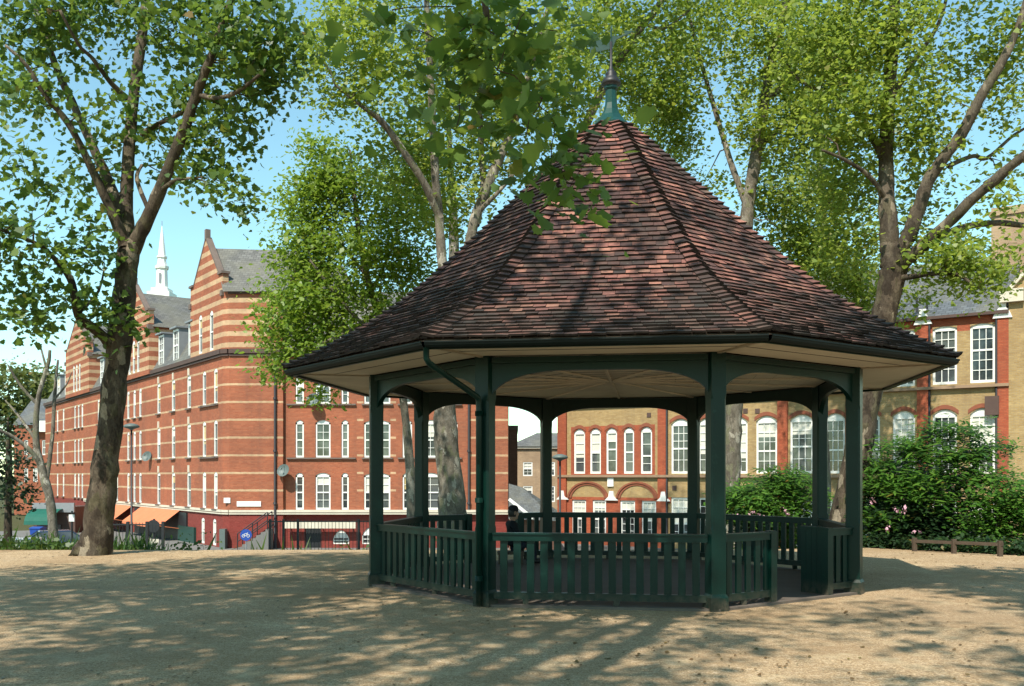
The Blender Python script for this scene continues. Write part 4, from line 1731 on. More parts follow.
m.quad((f2(14, D5), D5 + 8, z2(425, D5)), (f2(52, D5), D5 + 8, z2(425, D5)), (f2(52, D5), D5 + 4, z2(396, D5)), (f2(14, D5), D5 + 4, z2(396, D5)))
part('roof', m, M['bslate'], ft_)
m = MB()
m.bx(f2(36, D5), f2(50, D5), D5 - .6, D5 - .02, z2(432, D5), z2(421, D5))
part('parapet', m, M['white'], ft_)

# shop with a green awning at the far left
D6 = 70.0
shp = thing('corner_shop', 'corner shop under a dark green awning beyond the left tree', 'shop', (f2(46, D6), D6, STREET))
m = MB()
m.bx(f2(30, D6), f2(72, D6), D6 + .5, D6 + 4, BASE, z2(507, D6))
part('wall', m, M['dark'], shp)
m = MB()
m.bx(f2(30, D6), f2(72, D6), D6 + .3, D6 + .5, z2(512.5, D6), z2(503, D6))
part('fascia_board', m, M['lead'], shp)
m = MB()
pv = None
for i in range(7):
    t = PI / 2 * i / 6
    y, z = D6 + .3 - 1.5 * math.sin(t), z2(524, D6) + (z2(509, D6) - z2(524, D6)) * math.cos(t)
    if pv:
        m.quad((f2(32, D6), *pv), (f2(61, D6), *pv), (f2(61, D6), y, z), (f2(32, D6), y, z))
    pv = (y, z)
part('awning', m, M['gcanvas'], shp)
m = MB()
m.bx(f2(34, D6), f2(58, D6), D6 + .42, D6 + .5, z2(543, D6), z2(525, D6))
part('window', m, M['glass'], shp)

# ------------------------------------------------------------------ trees
T1 = 19.5
t1_limbs = [
    PL([(88, 564, .50), (93, 553, .41), (97.5, 538, .34), (102, 495, .30), (107.5, 450, .275), (114, 390, .26), (121, 330, .25), (126, 275, .23), (128, 248, .24)], T1),
    PL([(127, 250, .17), (112, 213, .12, -.2), (90, 165, .09, -.5), (68, 123, .075, -.8), (43, 93, .06, -1.1), (27, 66, .045, -1.3), (5, 45, .03, -1.5)], T1),
    PL([(127, 250, .20), (118, 205, .15, .2), (92, 145, .11, .5), (71, 100, .10, .8), (60, 76, .09, 1), (46, 40, .08, 1.1), (33, 0, .07, 1.3), (20, -60, .05, 1.5), (5, -150, .03, 1.8)], T1),
    PL([(128, 250, .22), (126, 212, .17, .2), (128, 166, .16, .3), (130, 133, .15, .4), (133, 100, .14, .5), (140, 50, .13, .6), (146, 0, .12, .7), (150, -80, .10, .8), (160, -170, .06, 1), (168, -260, .03, 1)], T1),
    PL([(129, 100, .08, .5), (112, 84, .065, .2), (92, 58, .05, -.3), (78, 44, .04, -.6), (60, 10, .03, -1)], T1),
    PL([(131, 252, .2), (147, 220, .17, -.2), (163, 183, .15, -.4), (180, 140, .13, -.6), (196, 96, .115, -.8), (206, 70, .10, -1), (224, 20, .08, -1.2), (245, -50, .06, -1.4), (270, -140, .03, -1.5)], T1),
    PL([(199, 95, .07, -.8), (219, 98, .055, -1.1), (240, 90, .045, -1.5), (265, 70, .03, -2)], T1),
    PL([(141, 134, .07, .4), (160, 123, .06, .2), (186, 108, .05, 0), (215, 60, .035, 0)], T1),
    PL([(151, 215, .06, -.3), (137, 180, .05, -.1), (142, 165, .035, 0)], T1),
    PL([(162, 190, .06, -.4), (176, 180, .045, -.8), (195, 178, .03, -1.2)], T1),
    PL([(117, 352, .16), (101, 334, .13, -.3), (79, 316, .11, -.7), (72, 283, .085, -1.0), (60, 265, .07, -1.2), (42, 247, .05, -1.6), (18, 236, .035, -2), (-15, 225, .02, -2.5)], T1),
    PL([(80, 312, .045, -.7), (98, 292, .03, -.5), (104, 270, .02, -.4)], T1),
]
t1_limbs = [[(q[0], q[1], q[2], q[3] * .92) for q in t1_limbs[0]]] + [[(q[0], q[1], q[2], q[3] * .8) for q in L] for L in t1_limbs[1:]]
t1_cl = [CL(40, 30, T1, 55, 38, 37), CL(110, 20, T1 + 1, 50, 38, 28), CL(180, 25, T1, 45, 40, 32), CL(255, 35, T1 - 1.2, 55, 42, 52), CL(215, 80, T1, 40, 38, 27),
         CL(262, 85, T1 - 1, 30, 26, 16), CL(225, 130, T1 - .5, 32, 30, 16), CL(200, 165, T1, 30, 22, 9), CL(222, 195, T1 - 1, 34, 14, 12), CL(165, 150, T1 + .4, 24, 30, 9),
         CL(120, 110, T1, 40, 40, 13), CL(90, 165, T1, 24, 34, 8), CL(35, 90, T1 - 1, 40, 20, 12), CL(-20, 60, T1, 40, 60, 18),
         CL(15, 165, T1 - 1.5, 30, 30, 8), CL(48, 175, T1 - 2, 16, 16, 3), CL(15, 235, T1 - 2, 40, 36, 17), CL(-30, 240, T1 - 2, 40, 50, 16), CL(70, 235, T1 - 1, 36, 20, 6), CL(98, 250, T1 - .5, 14, 46, 7),
         CL(50, 285, T1 - 1.5, 52, 26, 12), CL(25, 320, T1 - 1.5, 34, 16, 9), CL(92, 312, T1 - .5, 18, 26, 8), CL(116, 330, T1 - .3, 14, 26, 5),
         CL(60, -90, T1, 120, 70, 49), CL(200, -90, T1, 110, 80, 55), CL(130, -220, T1, 110, 80, 43)]
make_tree('plane_tree', 'tall plane tree with thick forked trunk standing left of the bandstand', 'tree', (*P(92, 556, T1)[:2], 0),
          t1_limbs, t1_cl, 'plane', .112, 27, .27, M['leafA'], M['bark'], 3, 'plane trees round the terrace', up=.45)

T2 = 26.0
t2_limbs = [
    PL([(458, 590, .5), (453, 540, .42), (452, 500, .37), (446, 440, .31), (444, 400, .28), (446, 330, .24), (447, 300, .23)], T2),
    PL([(447, 302, .15), (441, 248, .13), (439, 215, .12), (436, 187, .11, -.2), (434, 150, .10, -.3), (431, 90, .09, -.4), (428, 30, .08, -.5), (424, -50, .06, -.6), (420, -140, .03, -.6)], T2),
    PL([(440, 218, .11), (424, 183, .10, -.4), (406, 155, .095, -.7), (382, 122, .085, -1.1), (364, 108, .05, -1.4), (335, 85, .03, -1.8)], T2),
    PL([(448, 302, .17), (468, 250, .15, .3), (474, 222, .14, .4), (485, 192, .13, .5), (499, 160, .12, .6), (513, 127, .10, .8), (530, 70, .08, 1), (550, 0, .06, 1.2), (565, -90, .03, 1.4)], T2),
    PL([(476, 225, .10, .4), (483, 190, .09, .9), (481, 140, .08, 1.2), (478, 80, .06, 1.5), (470, 0, .04, 1.8)], T2),
    PL([(449, 306, .15), (500, 262, .14, 1), (560, 175, .13, 2), (600, 95, .12, 2.6), (615, 68, .11, 2.9), (640, 29, .10, 3.2), (660, 3, .09, 3.4), (690, -60, .05, 3.6)], T2),
    PL([(644, 24, .05, 3.2), (665, 28, .04, 3.1), (690, 10, .03, 3)], T2),
    PL([(478, 212, .07, .4), (500, 190, .06, .2), (520, 165, .05, 0)], T2),
]
t2_cl = [CL(350, 60, T2 - 1, 45, 60, 80), CL(330, 30, T2, 30, 40, 30), CL(400, 40, T2, 50, 60, 60), CL(400, 150, T2 + .5, 45, 40, 46), CL(455, 70, T2 + 1, 50, 70, 80), CL(455, 190, T2 + 1.5, 50, 45, 60),
         CL(520, 60, T2 + 1, 60, 70, 100), CL(520, 150, T2 + 1.5, 45, 36, 40), CL(590, 50, T2 + 2.5, 50, 60, 95), CL(650, 50, T2 + 3.5, 50, 60, 100), CL(575, 110, T2 + 2, 30, 24, 24), CL(660, 105, T2 + 3.5, 36, 28, 34),
         CL(400, -80, T2, 110, 60, 110), CL(560, -80, T2 + 2, 120, 60, 110), CL(480, -200, T2 + 1, 120, 80, 100)]
t2_cl = [(c, r, max(3, int(n * .74))) for c, r, n in t2_cl]
make_tree('plane_tree', 'mottled grey plane tree whose trunk shows behind the left side of the bandstand', 'tree', (*P(455, 560, T2)[:2], gz(*P(455, 560, T2)[:2])),
          t2_limbs, t2_cl, 'lobe', .115, 50, .33, M['leafB'], M['pbark'], 4, 'plane trees round the terrace')

T5 = 30.0
t5_limbs = [
    PL([(414, 585, .17), (412, 545, .15), (410, 470, .135), (403, 400, .12), (390, 345, .11), (368, 280, .10), (356, 210, .07), (350, 150, .03)], T5),
    PL([(398, 375, .07), (372, 335, .06, -.5), (340, 300, .05, -1), (310, 260, .03, -1.3)], T5),
    PL([(380, 310, .06), (350, 330, .05, -1), (318, 345, .03, -1.6)], T5),
    PL([(366, 275, .06), (335, 235, .05, .5), (315, 195, .03, .7)], T5),
    PL([(372, 290, .05), (395, 240, .04, .5), (400, 190, .02, .8)], T5),
]
t5_cl = [CL(330, 165, T5, 22, 30, 34), CL(318, 205, T5, 34, 32, 66), CL(355, 200, T5, 40, 40, 60), CL(300, 250, T5, 30, 30, 54), CL(350, 260, T5 - .5, 55, 36, 95), CL(400, 230, T5, 36, 50, 60), CL(305, 305, T5 - .5, 36, 34, 70), CL(355, 315, T5 - .5, 46, 36, 80),
         CL(288, 335, T5 - .7, 26, 22, 30), CL(330, 355, T5 - .7, 44, 18, 44), CL(278, 370, T5 - .5, 12, 16, 14), CL(272, 300, T5, 8, 40, 7), CL(412, 290, T5, 26, 40, 34), CL(322, 392, T5 - .5, 12, 9, 6), CL(420, 180, T5 + 1, 30, 50, 40)]
make_tree('lime_tree', 'bright green young lime tree in front of the striped tenement', 'tree', (*P(412, 565, T5)[:2], gz(*P(412, 565, T5)[:2])),
          t5_limbs, t5_cl, 'oval', .14, 44, .36, M['leafC'], M['pbark'], 6)

T3 = 29.0
t3_limbs = [
    PL([(728, 600, .38), (731, 530, .29), (732, 450, .255), (735, 400, .24), (741, 300, .22), (747, 215, .19), (752, 180, .18), (760, 130, .16), (772, 60, .13), (790, -20, .10), (800, -110, .05)], T3),
    PL([(748, 210, .10), (730, 160, .09, .5), (712, 100, .07, 1), (695, 40, .05, 1.3), (680, -30, .03, 1.5)], T3),
    PL([(765, 100, .10), (800, 75, .08, -.3), (830, 50, .06, -.6), (860, 10, .04, -1)], T3),
    PL([(756, 150, .08), (790, 120, .06, .6), (825, 110, .05, 1), (850, 100, .03, 1.3)], T3),
]
t3_cl = [CL(700, 30, T3 + 1, 45, 50, 70), CL(760, 40, T3, 50, 60, 105), CL(810, 60, T3 - .5, 45, 55, 80), CL(780, 130, T3, 44, 40, 66), CL(820, 150, T3 + 1, 40, 40, 56), CL(770, 200, T3 + .5, 32, 36, 44), CL(672, 95, T3 + 1.5, 24, 28, 26), CL(700, 190, T3 + 2, 26, 20, 14),
         CL(668, 140, T3 + 2, 26, 24, 30), CL(815, 215, T3 + 1, 34, 36, 56), CL(838, 268, T3 + 2, 36, 30, 80), CL(858, 296, T3 + 2, 26, 18, 36), CL(800, 245, T3 + 1.5, 26, 26, 40), CL(800, 262, T3 + 1, 24, 20, 22), CL(745, 110, T3, 20, 30, 16), CL(740, -80, T3, 120, 60, 110), CL(780, -200, T3, 100, 70, 70)]
t3_cl = [(c, r, max(3, int(n * .74))) for c, r, n in t3_cl]
make_tree('plane_tree', 'plane tree with grey mottled trunk seen behind the right half of the bandstand', 'tree', (*P(730, 560, T3)[:2], gz(*P(730, 560, T3)[:2])),
          t3_limbs, t3_cl, 'lobe', .115, 50, .33, M['leafB'], M['pbark'], 8, 'plane trees round the terrace')

T4 = 23.0
t4_limbs = [
    PL([(836, 565, .62), (841, 545, .50), (848, 510, .43), (857, 460, .38), (867, 400, .35), (880, 335, .33), (891, 285, .33), (894, 262, .35), (892, 245, .3)], T4),
    PL([(891, 255, .26), (888, 215, .23), (886, 170, .20, .2), (888, 110, .18, .4), (892, 50, .16, .5), (898, -40, .12, .6), (903, -130, .08, .7), (910, -220, .04, .8)], T4),
    PL([(893, 258, .22), (908, 238, .20, -.3), (920, 205, .18, -.5), (931, 176, .16, -.7), (960, 136, .14, -1), (983, 93, .13, -1.3), (1003, 60, .11, -1.5), (1022, 15, .08, -1.7), (1040, -60, .05, -2)], T4),
    PL([(896, 268, .20), (918, 250, .17, -.6), (948, 223, .14, -1), (973, 199, .13, -1.4), (1003, 173, .12, -1.8), (1030, 150, .10, -2.2), (1070, 110, .06, -2.6)], T4),
    PL([(905, 262, .12, -.3), (924, 248, .11, .3), (945, 235, .10, .6), (968, 226, .09, .9), (1000, 223, .085, 1.1), (1040, 226, .06, 1.3), (1080, 215, .03, 1.5)], T4),
    PL([(903, 278, .08, -.3), (930, 274, .06, -.9), (956, 274, .05, -1.3), (972, 284, .03, -1.6)], T4),
    PL([(948, 166, .06, -.8), (973, 156, .055, -.4), (987, 158, .05, 0), (1014, 135, .04, .4), (1040, 120, .025, .6)], T4),
    PL([(886, 165, .10, .2), (862, 120, .09, .6), (835, 95, .07, 1), (800, 80, .05, 1.4), (775, 45, .03, 1.8)], T4),
    PL([(887, 200, .07), (868, 175, .06, -.4), (845, 160, .045, -.8), (822, 150, .03, -1.2)], T4),
    PL([(889, 100, .09, .4), (915, 60, .07, .8), (940, 20, .05, 1.2), (955, -40, .03, 1.4)], T4),
]
t4_limbs = [[(q[0], q[1], q[2], q[3] * .88) for q in L] for L in t4_limbs]
t4_cl = [CL(850, 40, T4, 50, 50, 76), CL(905, 40, T4 - .5, 40, 50, 52), CL(840, 110, T4, 46, 40, 60), CL(905, 110, T4 - .5, 34, 40, 30), CL(845, 185, T4 + 1.0, 38, 40, 46), CL(915, 195, T4 + 1.2, 22, 40, 18), CL(935, 130, T4 - .5, 26, 40, 22), CL(968, 50, T4, 34, 44, 26), CL(1012, 40, T4 - 1, 30, 40, 24),
         CL(1010, 105, T4 - 1, 26, 20, 14), CL(850, 245, T4 + 1, 26, 28, 28), CL(930, 250, T4 - .6, 20, 22, 16), CL(955, 268, T4 - 1.2, 40, 20, 30), CL(985, 285, T4 - 1.2, 26, 16, 14), CL(975, 245, T4, 40, 12, 12), CL(915, 295, T4 + .9, 12, 18, 5), CL(1010, 196, T4 - 1.5, 20, 18, 9),
         CL(985, 175, T4, 20, 12, 6), CL(1005, 255, T4 - 1, 18, 20, 9), CL(810, 45, T4 + 1, 44, 44, 50), CL(905, 315, T4 + 1, 10, 10, 5),
         CL(870, -80, T4, 110, 60, 100), CL(990, -70, T4 - 1, 90, 60, 70), CL(920, -190, T4, 110, 70, 80), CL(1060, 60, T4, 40, 80, 40)]
t4_cl = [(c, r, max(3, int(n * .74))) for c, r, n in t4_cl]
make_tree('plane_tree', 'broad plane tree with leaning forked trunk just right of the bandstand', 'tree', (*P(838, 550, T4)[:2], 0),
          t4_limbs, t4_cl, 'lobe', .112, 46, .29, M['leafB'], M['bark'], 9, 'plane trees round the terrace')

# more trees of the garden further back, closing the gaps between the crowns
for (px, D, cl, lab, sd_) in (
        (449, 38, [(470, 110, 40, 50), (540, 60, 50, 60), (600, 40, 60, 50), (660, 70, 50, 50), (640, 130, 34, 30), (390, 90, 40, 50), (420, 180, 40, 50), (520, -30, 120, 50)], 'further plane tree whose crown fills the sky above the roof finial', 21),
        (820, 40, [(780, 60, 50, 60), (840, 90, 50, 60), (760, 150, 22, 40), (810, 190, 46, 50), (850, 240, 40, 44), (680, 160, 20, 30), (688, 210, 16, 20), (830, 285, 30, 24), (900, 160, 30, 60), (880, 60, 50, 60), (790, -40, 90, 40)], 'further plane tree behind the leaning trunk on the right', 22)):
    b = P(px, 500, D)
    gzz = STREET
    limbs_ = [[(b[0], b[1], gzz - .2, .4), (b[0] + .1, b[1], 2, .3), (b[0] - .1, b[1], 6, .26), (b[0] + .2, b[1], 10, .2), (b[0], b[1], 15, .1), (b[0], b[1], 19, .03)]]
    make_tree('plane_tree', lab, 'tree', (b[0], b[1], gzz), limbs_, [CL(x, y, D, wx, wz, int(wx * wz / 60)) for x, y, wx, wz in cl], 'lobe', .15, 38, .45, M['leafB'], M['pbark'], sd_, 'plane trees round the terrace')

# trees behind the photographer, whose crowns reach overhead and throw the dappled shade
TB = (-4.4, -2.2)
tb_limbs = [
    [(TB[0], TB[1], -.2, .55), (TB[0], TB[1], .3, .42), (TB[0] + .1, TB[1], 2.5, .36), (TB[0] + .2, TB[1] + .1, 5.2, .34), (TB[0] + .3, TB[1] + .3, 7, .3)],
    [(TB[0] + .3, TB[1] + .2, 6.2, .2), (-2.9, .2, 7.6, .16), (-1.8, 2.6, 8.4, .13), (-1.0, 4.8, 8.3, .10), (-.6, 6.6, 7.4, .07), (-.35, 7.8, 6.3, .045), (-.2, 8.3, 5.4, .025)],
    [(-1.0, 4.8, 8.3, .07), (-.1, 6.4, 8.0, .055), (.4, 7.3, 7.4, .04), (.6, 7.9, 6.6, .015)],
    [(TB[0] + .3, TB[1] + .3, 7, .2), (-5.5, .5, 9.5, .15), (-6.5, 2.5, 11.5, .1), (-7, 4.5, 13, .07), (-6.2, 7, 13.6, .03)],
    [(-5.8, 1.2, 10.2, .1), (-8.2, 2.5, 11.8, .08), (-10.5, 5.2, 12.6, .04)],
    [(-4.2, -.6, 10.6, .12), (-3.0, 2.5, 12.4, .09), (-1.8, 6, 13.6, .04)],
    [(TB[0] + .3, TB[1] + .3, 7, .22), (-4, -1, 10, .18), (-3.5, 0, 13, .12), (-3, .5, 16, .05)],
    [(TB[0] + .3, TB[1] + .3, 7, .2), (-2, -2.5, 9.5, .14), (.5, -2.0, 11.5, .1), (2.5, -1.0, 12.5, .05)],
]


def BC(x, y, z, rx, ry, rz, n):
    return ((x, y, z), (rx, ry, rz), n)


tb_cl = [BC(*P(540, 110, 8.2), .22, .4, .45, 5), BC(*P(470, 60, 8.0), .5, .5, .40, 5), BC(*P(520, 35, 8.0), .5, .6, .33, 7), BC(*P(560, 170, 8.4), .14, .2, .2, 3), BC(*P(572, 186, 8.4), .12, .15, .06, 3),
         BC(*P(425, 20, 7.8), .35, .5, .22, 4), BC(*P(440, 120, 8.0), .2, .3, .25, 2), BC(-1.6, 5.8, 8.8, .8, 1.2, .5, 6),
         BC(-6, 2.0, 11.5, 2.6, 2.6, 2.0, 100), BC(-3, 0, 14.5, 3.2, 3.0, 2.4, 110), BC(-2.8, 1.8, 10.8, 1.8, 2.2, 1.4, 50), BC(1.5, -1.5, 12, 2.6, 2.6, 2.0, 80), BC(-7.5, -1.5, 10.5, 2.8, 2.6, 2.2, 90), BC(-4, -3.5, 11.5, 3, 2.6, 2.4, 80),
         BC(-9, 3.6, 12.5, 3.0, 2.6, 1.8, 95), BC(-5.5, 6.2, 13.2, 3.0, 2.4, 1.5, 95), BC(-1.5, 6.5, 13.4, 2.6, 2.2, 1.4, 46), BC(-11, 6, 12.5, 2.4, 2.2, 1.5, 60), BC(-8, 8.2, 13.6, 3.0, 1.6, 1.2, 70), BC(-4, 8.4, 13.8, 2.6, 1.4, 1.2, 50)]
tb_cl = [(c, r, int(n * (2.6 if c[0] < -3.1 else .62)) if c[2] > 9.5 else n) for c, r, n in tb_cl]
make_tree('plane_tree', 'plane tree beside the photographer with a leafy branch hanging down in front of the roof', 'tree', (TB[0], TB[1], 0),
          tb_limbs, tb_cl, 'plane', .12, 22, .27, M['leafA'], M['bark'], 31, 'plane trees round the terrace', up=.5)
TC = (7.2, -4.0)
tc_limbs = [
    [(TC[0], TC[1], -.2, .6), (TC[0], TC[1], .4, .45), (TC[0] - .1, TC[1], 3, .38), (TC[0] - .2, TC[1] + .2, 7, .33)],
    [(TC[0] - .2, TC[1] + .2, 6.6, .22), (6, -1.5, 9.5, .17), (5, .5, 12, .12), (4.4, 2.2, 14.5, .05)],
    [(TC[0] - .2, TC[1] + .2, 6.6, .22), (8.6, -2, 9.5, .17), (9.6, 0, 12, .12), (10, 1.5, 14.5, .05)],
    [(TC[0] - .2, TC[1] + .2, 6.8, .22), (7.2, -4.5, 11, .17), (7.4, -4, 15, .08)],
]
tc_cl = [BC(3.2, 4.6, 13.4, 2.4, 2.0, 1.4, 60), BC(5.2, .2, 11.5, 2.4, 2.2, 1.9, 85), BC(8.8, -.2, 12, 2.6, 2.4, 2.0, 95), BC(7, 1.8, 14.5, 3.0, 2.0, 1.7, 90), BC(7, -3, 14, 3.4, 3, 2.4, 100), BC(10.8, 1.0, 11, 1.8, 2.0, 1.6, 40), BC(3.4, 2.0, 13.0, 1.8, 1.6, 1.4, 40)]
tc_cl = [(c, r, int(n * 2.0)) for c, r, n in tc_cl]
make_tree('plane_tree', 'plane tree behind the photographer on the right shading the gravel', 'tree', (TC[0], TC[1], 0),
          tc_limbs, tc_cl, 'plane', .17, 19, .33, M['leafA'], M['bark'], 33, 'plane trees round the terrace', up=.5)

# thin pollarded trees and the dark evergreen at the far left
D7 = 36.0
pl_limbs = [
    PL([(58, 590, .2), (54, 545, .18), (50, 500, .16), (42, 470, .15), (36, 440, .12), (38, 400, .09), (48, 365, .07), (50, 350, .05)], D7),
    PL([(42, 468, .09), (30, 450, .08, -.3), (10, 435, .06, -.6), (-15, 425, .05, -1)], D7),
    PL([(46, 485, .08), (52, 440, .075, .3), (55, 390, .06, .5), (58, 360, .04, .6)], D7),
    PL([(38, 405, .06), (20, 385, .05, -.2), (8, 365, .035, -.4)], D7),
    PL([(48, 375, .05), (42, 352, .035), (40, 345, .02)], D7),
    PL([(54, 400, .04, .5), (66, 385, .03, .6), (72, 372, .015, .6)], D7),
    PL([(36, 440, .06), (18, 415, .045, .4), (5, 400, .03, .6)], D7),
]
pl_cl = [CL(-20, 400, D7, 20, 20, 8), CL(8, 362, D7, 8, 6, 2)]
make_tree('pollarded_tree', 'thin pale pollarded tree with bare knobbly branches at the far left', 'tree', (*P(57, 570, D7)[:2], STREET), pl_limbs, pl_cl, 'lobe', .12, 10, .3, M['leafF'], M['pbark'], 41)
D8 = 40.0
b = P(8, 520, D8)
make_tree('evergreen_tree', 'dark bushy evergreen at the left edge behind the pale pollard', 'tree', (b[0], b[1], STREET),
          [[(b[0], b[1], STREET - .1, .2), (b[0], b[1], -.5, .15), (b[0], b[1], 2, .1), (b[0], b[1], 4, .03)]],
          [CL(2, 455, D8, 30, 38, 46), CL(15, 490, D8, 20, 20, 22), CL(-35, 470, D8, 34, 50, 50)], 'oval', .17, 24, .32, M['leafE'], M['bark'], 42)
for i, (px, py, D, wx, wz, lab) in enumerate(((10, 395, 128, 46, 32, 'pale hazy tree far off at the left edge under the branch'), (44, 398, 135, 18, 30, 'pale hazy tree far off beside the end of the tenement'))):
    b = P(px, 500, D)
    make_tree('distant_tree', lab, 'tree', (b[0], b[1], STREET), [[(b[0], b[1], STREET - .1, .4), (b[0], b[1], 3, .3), (b[0], b[1], 8, .2), (b[0], b[1], 12, .05)]],
              [CL(px, py, D, wx, wz, 130), CL(px - 10, py + 30, D, wx, wz * .8, 80)], 'lobe', .6, 14, .9, M['leafF'], M['twig'], 50 + i, 'distant trees at the left')


# ------------------------------------------------------------------ shrubs
def shrub(label, base, blobs, size, percl, clr, mat, seed, leaf='oval', up=.75, cat='shrub', name='shrub'):
    bx_, by_ = base
    bz = gz(bx_, by_)
    limbs_ = []
    r = random.Random(seed)
    for i in range(6):
        a = r.uniform(0, 2 * PI)
        c = r.choice(blobs)[0]
        limbs_.append([(bx_ + .15 * math.cos(a), by_ + .15 * math.sin(a), bz - .1, .05), (bx_ * .6 + c[0] * .4 + .3 * math.cos(a), by_ * .6 + c[1] * .4, bz * .5 + c[2] * .5, .035), (c[0], c[1], c[2], .015)])
    return make_tree(name, label, cat, (bx_, by_, bz), limbs_, blobs, leaf, size, percl, clr, mat, M['twig'], seed, up=up, sides=6)


D9 = 25.5
shrub('feathery green shrub growing between the bandstand and the school', P(770, 500, D9)[:2],
      [CL(770, 492, D9, 34, 10, 44), CL(745, 500, D9 - .5, 24, 14, 57), CL(785, 482, D9, 26, 10, 37), CL(800, 500, D9, 20, 14, 40), CL(760, 515, D9 - .4, 36, 14, 68), CL(775, 535, D9, 46, 16, 78)],
      .17, 46, .19, M['leafD'], 61, leaf='frond', up=.8)
D10 = 22.3
shrub('large layered shrub with feathery leaves beside the school windows at the right', P(915, 520, D10)[:2],
      [CL(955, 432, D10, 40, 6, 26), CL(905, 447, D10, 32, 6, 22), CL(885, 464, D10 + .4, 22, 6, 16), CL(940, 457, D10 - .3, 46, 6, 34), CL(985, 450, D10, 24, 7, 17), CL(915, 478, D10 - .3, 48, 7, 36), CL(965, 478, D10 - .3, 34, 7, 26), CL(890, 490, D10, 26, 6, 16),
       CL(945, 500, D10 - .4, 40, 7, 24), CL(885, 520, D10 - .2, 22, 7, 16), CL(935, 520, D10, 34, 6, 14)],
      .17, 44, .17, M['leafD'], 62, leaf='frond', up=.82)
D11 = 20.6
shrub('bright green rounded shrub at the right edge of the gravel', P(1015, 530, D11)[:2],
      [CL(1010, 500, D11, 32, 14, 68), CL(1025, 520, D11, 36, 18, 85), CL(985, 530, D11 + .3, 20, 16, 40), CL(1000, 478, D11 + .4, 16, 8, 13), CL(1060, 505, D11, 40, 24, 68)],
      .10, 40, .22, M['leafD'], 63)
# flowering bush underneath
fb = shrub('low dark rhododendron with pink flowers under the layered shrub', P(900, 530, 22.6)[:2],
           [CL(900, 524, 22.2, 38, 22, 100), CL(945, 528, 22.2, 40, 20, 90), CL(880, 500, 23.0, 20, 30, 60), CL(925, 485, 23.6, 40, 22, 60)], .12, 34, .24, M['leafE'], 64, cat='bush', name='rhododendron')
rng = np.random.default_rng(5)
for px, py in ((896, 509), (904, 511), (888, 528), (919, 531), (872, 501)):
    c = np.array(P(px, py, 21.0))
    link('flower', leaf_mesh('flower', c + rng.normal(size=(int(rng.integers(4, 12)), 3)) * .035, .07, 'oval', M['pink'], rng, .1, fb.location), fb)
fb2 = shrub('pink flowered bush peeping over the far balustrade', P(758, 525, 24.6)[:2], [CL(752, 520, 24.6, 34, 10, 26)], .1, 24, .2, M['leafE'], 65, cat='bush', name='rhododendron')
for px, py in ((751, 513), (784, 510), (787, 514), (748, 517), (732, 516), (738, 518), (760, 517)):
    c = np.array(P(px, py, 23.7))
    link('flower', leaf_mesh('flower', c + rng.normal(size=(8, 3)) * .04, .07, 'oval', M['pink'], rng, .1, fb2.location), fb2)


def stuff_leaves(name, pts, size, shape, mat, seed, up):
    o = link(name, leaf_mesh(name, pts, size, shape, mat, np.random.default_rng(seed), up))
    o['kind'] = 'stuff'
    return o


# ivy along the edge of the gravel at the right, grass on the left slope, fallen leaves
rng = np.random.default_rng(77)
ip = []
for i in range(5200):
    t = rng.uniform(-.1, 1.25)
    x = 7.6 + t * 2.4
    y = 21.9 - t * 2.9 + abs(rng.normal()) * .8
    ip.append((x, y, gz(x, y) + abs(rng.normal()) * .13 + .03))
stuff_leaves('ground_cover', ip, .09, 'oval', M['leafE'], 1, .6)
gp = []
for i in range(9000):
    x = rng.uniform(-14, -1)
    y = rng.uniform(20.9, 25.5)
    if x > -8 and rng.random() < .97:
        continue
    if 0 > gz(x, y) > -.02 and rng.random() < .7:
        continue
    gp.append((x, y, gz(x, y)))
gp = np.array(gp)
rg = np.random.default_rng(2)
me = leaf_mesh('grass', gp, .34, 'blade', M['grass'], rg, -.15, droop=-1.6)
o = link('grass', me)
o['kind'] = 'stuff'
lpz = []
for i in range(2600):
    if i % 9 == 0:
        lc = (rng.uniform(-11, 10), rng.uniform(4.5, 21), rng.uniform(.15, 1.4))
    x, y = lc[0] + rng.normal() * lc[2], lc[1] + rng.normal() * lc[2]
    if math.hypot(x - BX, y - BY) < 3.8:
        continue
    lpz.append((x, y, gz(x, y) + .012))
stuff_leaves('leaf_litter', lpz, .026, 'plane', M['litter'], 3, .93)
# weeds by the left trunk
wp = []
for cx, cy, n in ((-7.3, 21.5, 70), (-10.0, 21.1, 120), (-11.2, 20.9, 160), (-2.9, 22.4, 90)):
    for i in range(n):
        x, y = cx + rng.normal() * .45, cy + rng.normal() * .2
        wp.append((x, y, gz(x, y) + abs(rng.normal()) * .16 + .02))
stuff_leaves('weeds', wp, .11, 'oval', M['grass'], 4, .4)

# ------------------------------------------------------------------ rails, lamps, signs
kr = thing('knee_rail', 'low weathered timber rail with posts at the edge of the gravel under the right shrubs', 'rail', (9.6, 20.2, 0))
a, b = Vector(P(912, 541, 20.5)), Vector(P(1003, 544.5, 18.9))
m = MB()
m.bar(a, b, .05, .065)
part('rail', m, M['wood'], kr)
for t in (.03, .48, .97):
    q = a + (b - a) * t
    m = MB()
    m.bx(q.x - .04, q.x + .04, q.y - .04, q.y + .04, gz(q.x, q.y) - .1, q.z + .07)
    part('post', m, M['wood'], kr)

